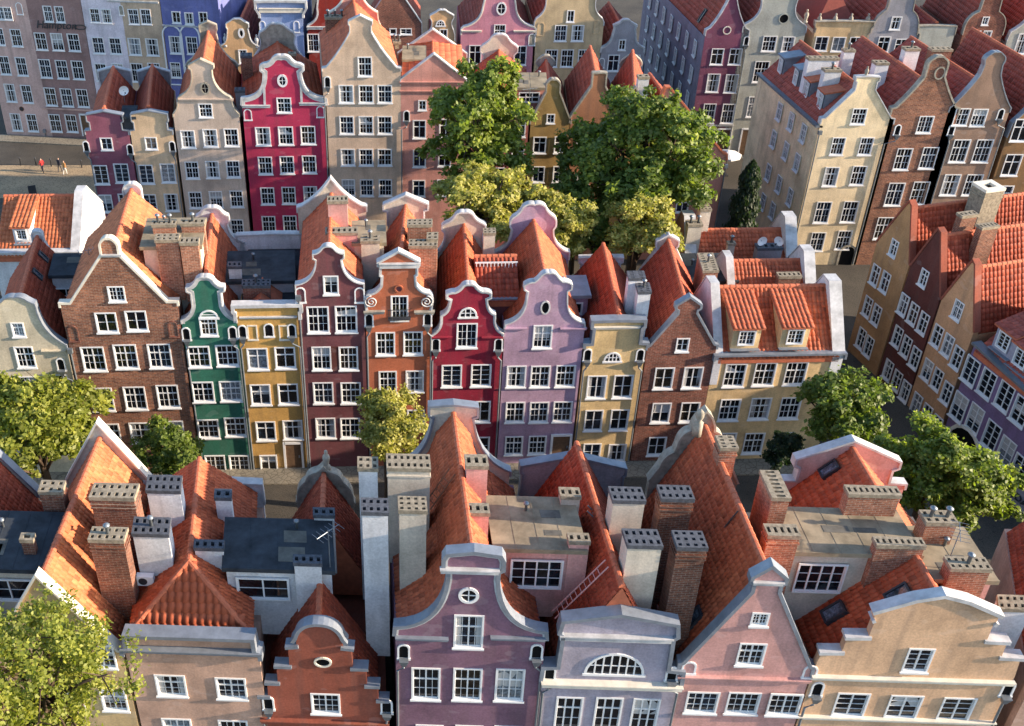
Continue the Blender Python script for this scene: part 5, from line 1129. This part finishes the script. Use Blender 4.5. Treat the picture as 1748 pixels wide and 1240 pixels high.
# ================================================================ SMALL THINGS
def person(label, px, py, top, legs, facing, stride=.28, hair=(.05,.03,.02)):
    p = at_z(px, py, .05); root = empty("person", p, facing); tag(root, label, "person")
    m = bpy.data.meshes.new("body"); s_ = stride
    V = [(0,0,.93),(0,0,1.12),(0,.0,1.38),(0,.02,1.5),(0,.03,1.58),(0,.03,1.70), (.11,0,.88),(.12,s_*.5,.48),(.12,s_*.75,.07),(.12,s_*.75+.15,.04), (-.11,0,.88),(-.12,-s_*.25,.48),(-.12,-s_*1.0,.09),(-.12,-s_*1.0+.13,.03),
         (.19,0,1.40),(.25,-.08,1.14),(.24,.06,.90), (-.19,0,1.40),(-.25,.1,1.14),(-.24,.2,.92)]
    E = [(0,1),(1,2),(2,3),(3,4),(4,5),(0,6),(6,7),(7,8),(8,9),(0,10),(10,11),(11,12),(12,13),(2,14),(14,15),(15,16),(2,17),(17,18),(18,19)]
    m.from_pydata(V, E, []); o = bpy.data.objects.new("body", m); link(o, root)
    sk = o.modifiers.new("skin", 'SKIN'); rad = [.15,.14,.15,.06,.085,.09,.09,.065,.05,.04,.09,.065,.05,.04,.065,.05,.04,.065,.05,.04]
    for i, r in enumerate(rad): m.skin_vertices[0].data[i].radius = (r, r*.85)
    m.skin_vertices[0].data[0].use_root = True
    ss = o.modifiers.new("sub", 'SUBSURF'); ss.levels = 1; ss.render_levels = 1
    t = NT("clothes_%d" % len(MATS)); g_ = t.n("TexCoord"); sp = t.n("SeparateXYZ"); t.l(g_.outputs["Object"], sp.inputs[0]); mr = t.n("MapRange"); mr.inputs[2].default_value = 2.0; t.l(sp.outputs[2], mr.inputs[0])
    col = t.ramp(mr.outputs[0], [(0, (.04,.03,.03)), (.05, legs), (.45, top), (.75, (.5,.32,.24)), (.83, hair)])
    for n_ in t.t.nodes:
        if n_.type == 'VALTORGB': n_.color_ramp.interpolation = 'CONSTANT'
    mr.inputs[1].default_value = 0; mr.inputs[2].default_value = 2; t.done(col, .8, .2); m.materials.append(t.m)
person("walker in a red jacket and dark trousers crossing the cobbled square", 74, 295, (.45,.03,.03), (.03,.03,.05), .9, .3)
person("walker in black beside one in pale clothes on the square", 103, 294, (.03,.03,.04), (.04,.04,.05), -.4, .2)
person("walker in pale trousers and orange top beside one in black", 112, 299, (.5,.24,.09), (.5,.48,.45), -.4, .2, (.2,.1,.05))
def dish(x, y, z, label, r=.45, rot=.5):
    p = at_z(x, y, z); root = empty("satellite_dish", p, rot); tag(root, label, "satellite dish")
    b = MB(); n = 16; V = [(0,.12,0)]
    for k in range(1, 4):
        for j in range(n): a = 2*math.pi*j/n; rr = r*k/3; V.append((rr*math.cos(a), .12-.16*(k/3)**2, rr*math.sin(a)))
    F = [(0, 1+j, 1+(j+1)%n) for j in range(n)] + [(1+k*n+j, 1+(k+1)*n+j, 1+(k+1)*n+(j+1)%n, 1+k*n+(j+1)%n) for k in range(2) for j in range(n)]
    b.add(V, F); link(bpy.data.objects.new("reflector", mesh("reflector", b.v, b.f, "plastic_white", True)), root)
    b = MB().tube([(0,.1,0),(0,.2,-.2),(0,.2,-1.2)], .03, 6); link(bpy.data.objects.new("mast", mesh("mast", b.v, b.f, "zinc")), root)
    b = MB().tube([(0,-.02,-r*.95),(0,-.42,-.1)], .015, 5).box(-.05,.05,-.5,-.4,-.13,-.03); link(bpy.data.objects.new("receiver_arm", mesh("receiver_arm", b.v, b.f, "dark_metal")), root)
dish(211,155,15.4,"white satellite dish above the mauve narrow house"); dish(1301,412,10.8,"left white satellite dish on the rear wing's grey stack",.4,.2); dish(1330,412,10.8,"lit white satellite dish turned away from its twin on the grey stack",.4,-.8)
def parasol(x, y, z, label):
    p = at_z(x, y, z); root = empty("parasol", (p.x, p.y, 0)); tag(root, label, "parasol")
    b = MB(); n = 8; V = [(0,0,z+.35)]+[(1.5*math.cos(2*math.pi*j/n),1.5*math.sin(2*math.pi*j/n),z-.15) for j in range(n)]+[(1.5*math.cos(2*math.pi*j/n),1.5*math.sin(2*math.pi*j/n),z-.32) for j in range(n)]
    b.add(V, [(0,1+j,1+(j+1)%n) for j in range(n)]+[(1+j,1+n+j,1+n+(j+1)%n,1+(j+1)%n) for j in range(n)]); link(bpy.data.objects.new("canopy", mesh("canopy", b.v, b.f, "plastic_white")), root)
    b = MB().tube([(0,0,0),(0,0,z+.3)], .04, 8).box(-.35,.35,-.35,.35,0,.1); link(bpy.data.objects.new("pole", mesh("pole", b.v, b.f, "dark_metal")), root)
parasol(1243,262,2.6,"white parasol outside the plum corner house")
# ladders
def ladder(p0, p1, w, label, mat="f_pink", rung=.32):
    p0, p1 = Vector(p0), Vector(p1); d = p1-p0; L = d.length; d.normalize(); s_ = d.cross(Vector((0,0,1))).normalized()*w/2
    root = empty("ladder", p0); tag(root, label, "ladder")
    for q in (s_, -s_):
        b = MB().tube([q, d*L+q], .035, 6); link(bpy.data.objects.new("rail", mesh("rail", b.v, b.f, mat)), root)
    b = MB().tube([-s_, s_], .022, 6); m = mesh("rung", b.v, b.f, mat)
    for k in range(1, int(L/rung)): o = bpy.data.objects.new("rung", m); o.location = d*(rung*k); link(o, root)
ladder(at_z(945,1050,11.6), at_z(1036,962,14.6), .45, "pink painted ladder leaning over the grey house's roof valley")
plain("ladder_dark", (.06,.05,.05), .7, .3, .2)
ladder(at_z(1215,925,13.4), at_z(1262,868,16.0), .5, "dark roof ladder up the dusty pink house's tiles", "ladder_dark"); ladder(at_z(730,865,14.6), at_z(772,805,16.2), .5, "rusty roof ladder by the purple house's ridge", "rust_metal"); ladder(at_z(1040,905,13.4), at_z(1003,868,14.6), .4, "grey ladder under the tan flat attic", "zinc")
def ac_unit(x, y, z, label):
    p = at_z(x, y, z); root = empty("air_conditioner", p, RF.phi); tag(root, label, "air conditioner")
    b = MB().box(-.42,.42,-.32,0,-.3,.3); link(bpy.data.objects.new("case", mesh("case", b.v, b.f, "plastic_white")), root)
    b = MB(); n = 14; b.prism([(-.1+.22*math.cos(2*math.pi*k/n), .22*math.sin(2*math.pi*k/n)) for k in range(n)], -.335, -.318); link(bpy.data.objects.new("fan_grille", mesh("fan_grille", b.v, b.f, "dark_metal")), root)
x_, y_ = F2.pz(256,912,14.4); pz_ = F2.px(250,985,y_)[1]
ac_unit(250, 985, F2.px(250,985,y_-.02)[1], "white air conditioner on the taupe house's white chimney")
# lettering
def lettering(h, text, x, y, size, mat, label, name="sign", shear=0.0, off=-.14):
    ux, uz = h.px(x, y); cu = bpy.data.curves.new("txt", 'FONT'); cu.body = text; cu.size = size; cu.extrude = .03; cu.align_x = 'CENTER'; cu.align_y = 'CENTER'; cu.shear = shear; cu.resolution_u = 3
    t_ = bpy.data.objects.new("txt", cu); COL.objects.link(t_); dg = bpy.context.evaluated_depsgraph_get(); m = bpy.data.meshes.new_from_object(t_.evaluated_get(dg)); bpy.data.objects.remove(t_)
    m.materials.clear(); m.materials.append(M(mat)); mat4 = h.root.matrix_basis
    root = empty(name, mat4 @ Vector((ux, off, uz)), h.row.phi); tag(root, label, "sign")
    o = bpy.data.objects.new("letters", m); o.rotation_euler = (math.pi/2, 0, 0); link(o, root)
    return root
r_ = lettering(A2, "Hampton", 96, 43, 1.25, "dark_metal", "dark script lettering sign with an oval on the brown hotel facade", shear=.3)
b = MB(); strip(b, [(2.85+.62*math.sin(2*math.pi*k/18), -.1+.2*math.cos(2*math.pi*k/18)) for k in range(19)], -.03, .03, .09); link(bpy.data.objects.new("oval", mesh("oval", b.v, b.f, "dark_metal")), r_)
lettering(R5, "GDAŃSK", 1752, 862, .8, "dark_metal", "dark capital lettering on the blue grey shopfront house", off=-.08)
# bollards and a board on the square
for i, (x, y) in enumerate(((36,283),(62,283),(88,285),(140,287))):
    p = at_z(x, y, 0); root = empty("bollard", p); tag(root, "slim dark bollard in the line across the square", "bollard", "bollards across the square")
    b = MB().lathe(0,0,[(.07,0),(.07,.85),(.1,.87),(.1,.93),(.05,1.0)],8); link(bpy.data.objects.new("post", mesh("post", b.v, b.f, "dark_metal", True)), root)
p = at_z(57,334,0); root = empty("sign_board", p, .4); tag(root, "small dark board standing on the sunlit square", "board")
b = MB().box(-.4,.4,-.03,.03,.25,1.15); link(bpy.data.objects.new("panel", mesh("panel", b.v, b.f, "dark_metal")), root); b = MB().box(-.38,-.32,-.04,.04,0,.25); link(bpy.data.objects.new("leg", mesh("leg", b.v, b.f, "dark_metal")), root); b = MB().box(.32,.38,-.04,.04,0,.25); link(bpy.data.objects.new("leg", mesh("leg", b.v, b.f, "dark_metal")), root)
# low orange-roofed house at the left between the rows
RL = Row(-20, 74, .03)
h = House("low white house with a sunny orange roof and single dormer facing the street", RL, 60, 432, [(0,431),(75,431),(75,440)], "white_wall", 9, cop="white_coping", noroof=True, copt=.1, oh=.2, side_drop=.05, skew=0.0, wins=[(1.2,1.5,'a',[(110,445)])])
street_roof(h, h.zt+3.2, 4.5, "tile_bright"); parapet(h, 1, 4.5, h.zt+3.2, h.zt, .6); tiled_dormer(h, 37, 400, 1.3, .95, h.zt+3.2, 4.5, (.9,.95,'d'), "white_wall", "tile_bright", .9, ze=h.zt)
# red ridge with snow rail between the crimson and lilac houses
RX = Row(RM.o.x + RM.n.x*2.5, RM.o.y + RM.n.y*2.5, RM.phi)
h = House("low cross roof with a white snow rail linking the crimson and lilac houses", RX, 850, 512, [(0,511),(44,511),(44,516)], "m_brown", 5, cop="lead", noroof=True, copt=.08, oh=.1, side_drop=.05, skew=0.0)
street_roof(h, h.zt+2.2, 2.6, "tile_red"); b = MB().box(h.xl+.3,h.xr-.3,1.9,1.96,h.zt+2.0,h.zt+2.1)
for k in range(12): xx = h.xl+.4+(h.xr-h.xl-.8)*k/11; b.box(xx-.03,xx+.03,1.88,1.98,h.zt+1.5,h.zt+2.0)
h.part("snow_rail", b, "white_paint")

def aerial(x, y, z, hh, label, rot=0.0):
    p = at_z(x, y, z); root = empty("tv_aerial", (p.x, p.y, z-hh), rot); tag(root, label, "aerial")
    b = MB().tube([(0,0,-.6),(0,0,hh)], .025, 6); link(bpy.data.objects.new("mast", mesh("mast", b.v, b.f, "zinc")), root)
    b = MB().tube([(-.7,0,hh-.1),(.7,0,hh-.1)], .018, 5); link(bpy.data.objects.new("boom", mesh("boom", b.v, b.f, "zinc")), root)
    em = MB().tube([(0,-.4,0),(0,.4,0)], .012, 5); m = mesh("element", em.v, em.f, "zinc")
    for k in range(6): o = bpy.data.objects.new("element", m); o.location = (-.65+.26*k, 0, hh-.1); link(o, root)
aerial(905,150,18.6,2.2,"thin aerial on the tan attic by the tall airy tree",.3); aerial(560,905,15.4,1.8,"thin aerial behind the rust red stepped gable",.8); aerial(1640,905,16.6,1.9,"thin aerial among the orange brick stacks",1.2); aerial(150,425,15.0,2.0,"thin aerial above the white attic left of the dark brick house",.5)

tree("golden tree filling the gap beside the lilac house's rear gable", 880, 345, 76.0, 2.6, 2.2, "leaf_gold", 11000, 14, .16, seed=31)
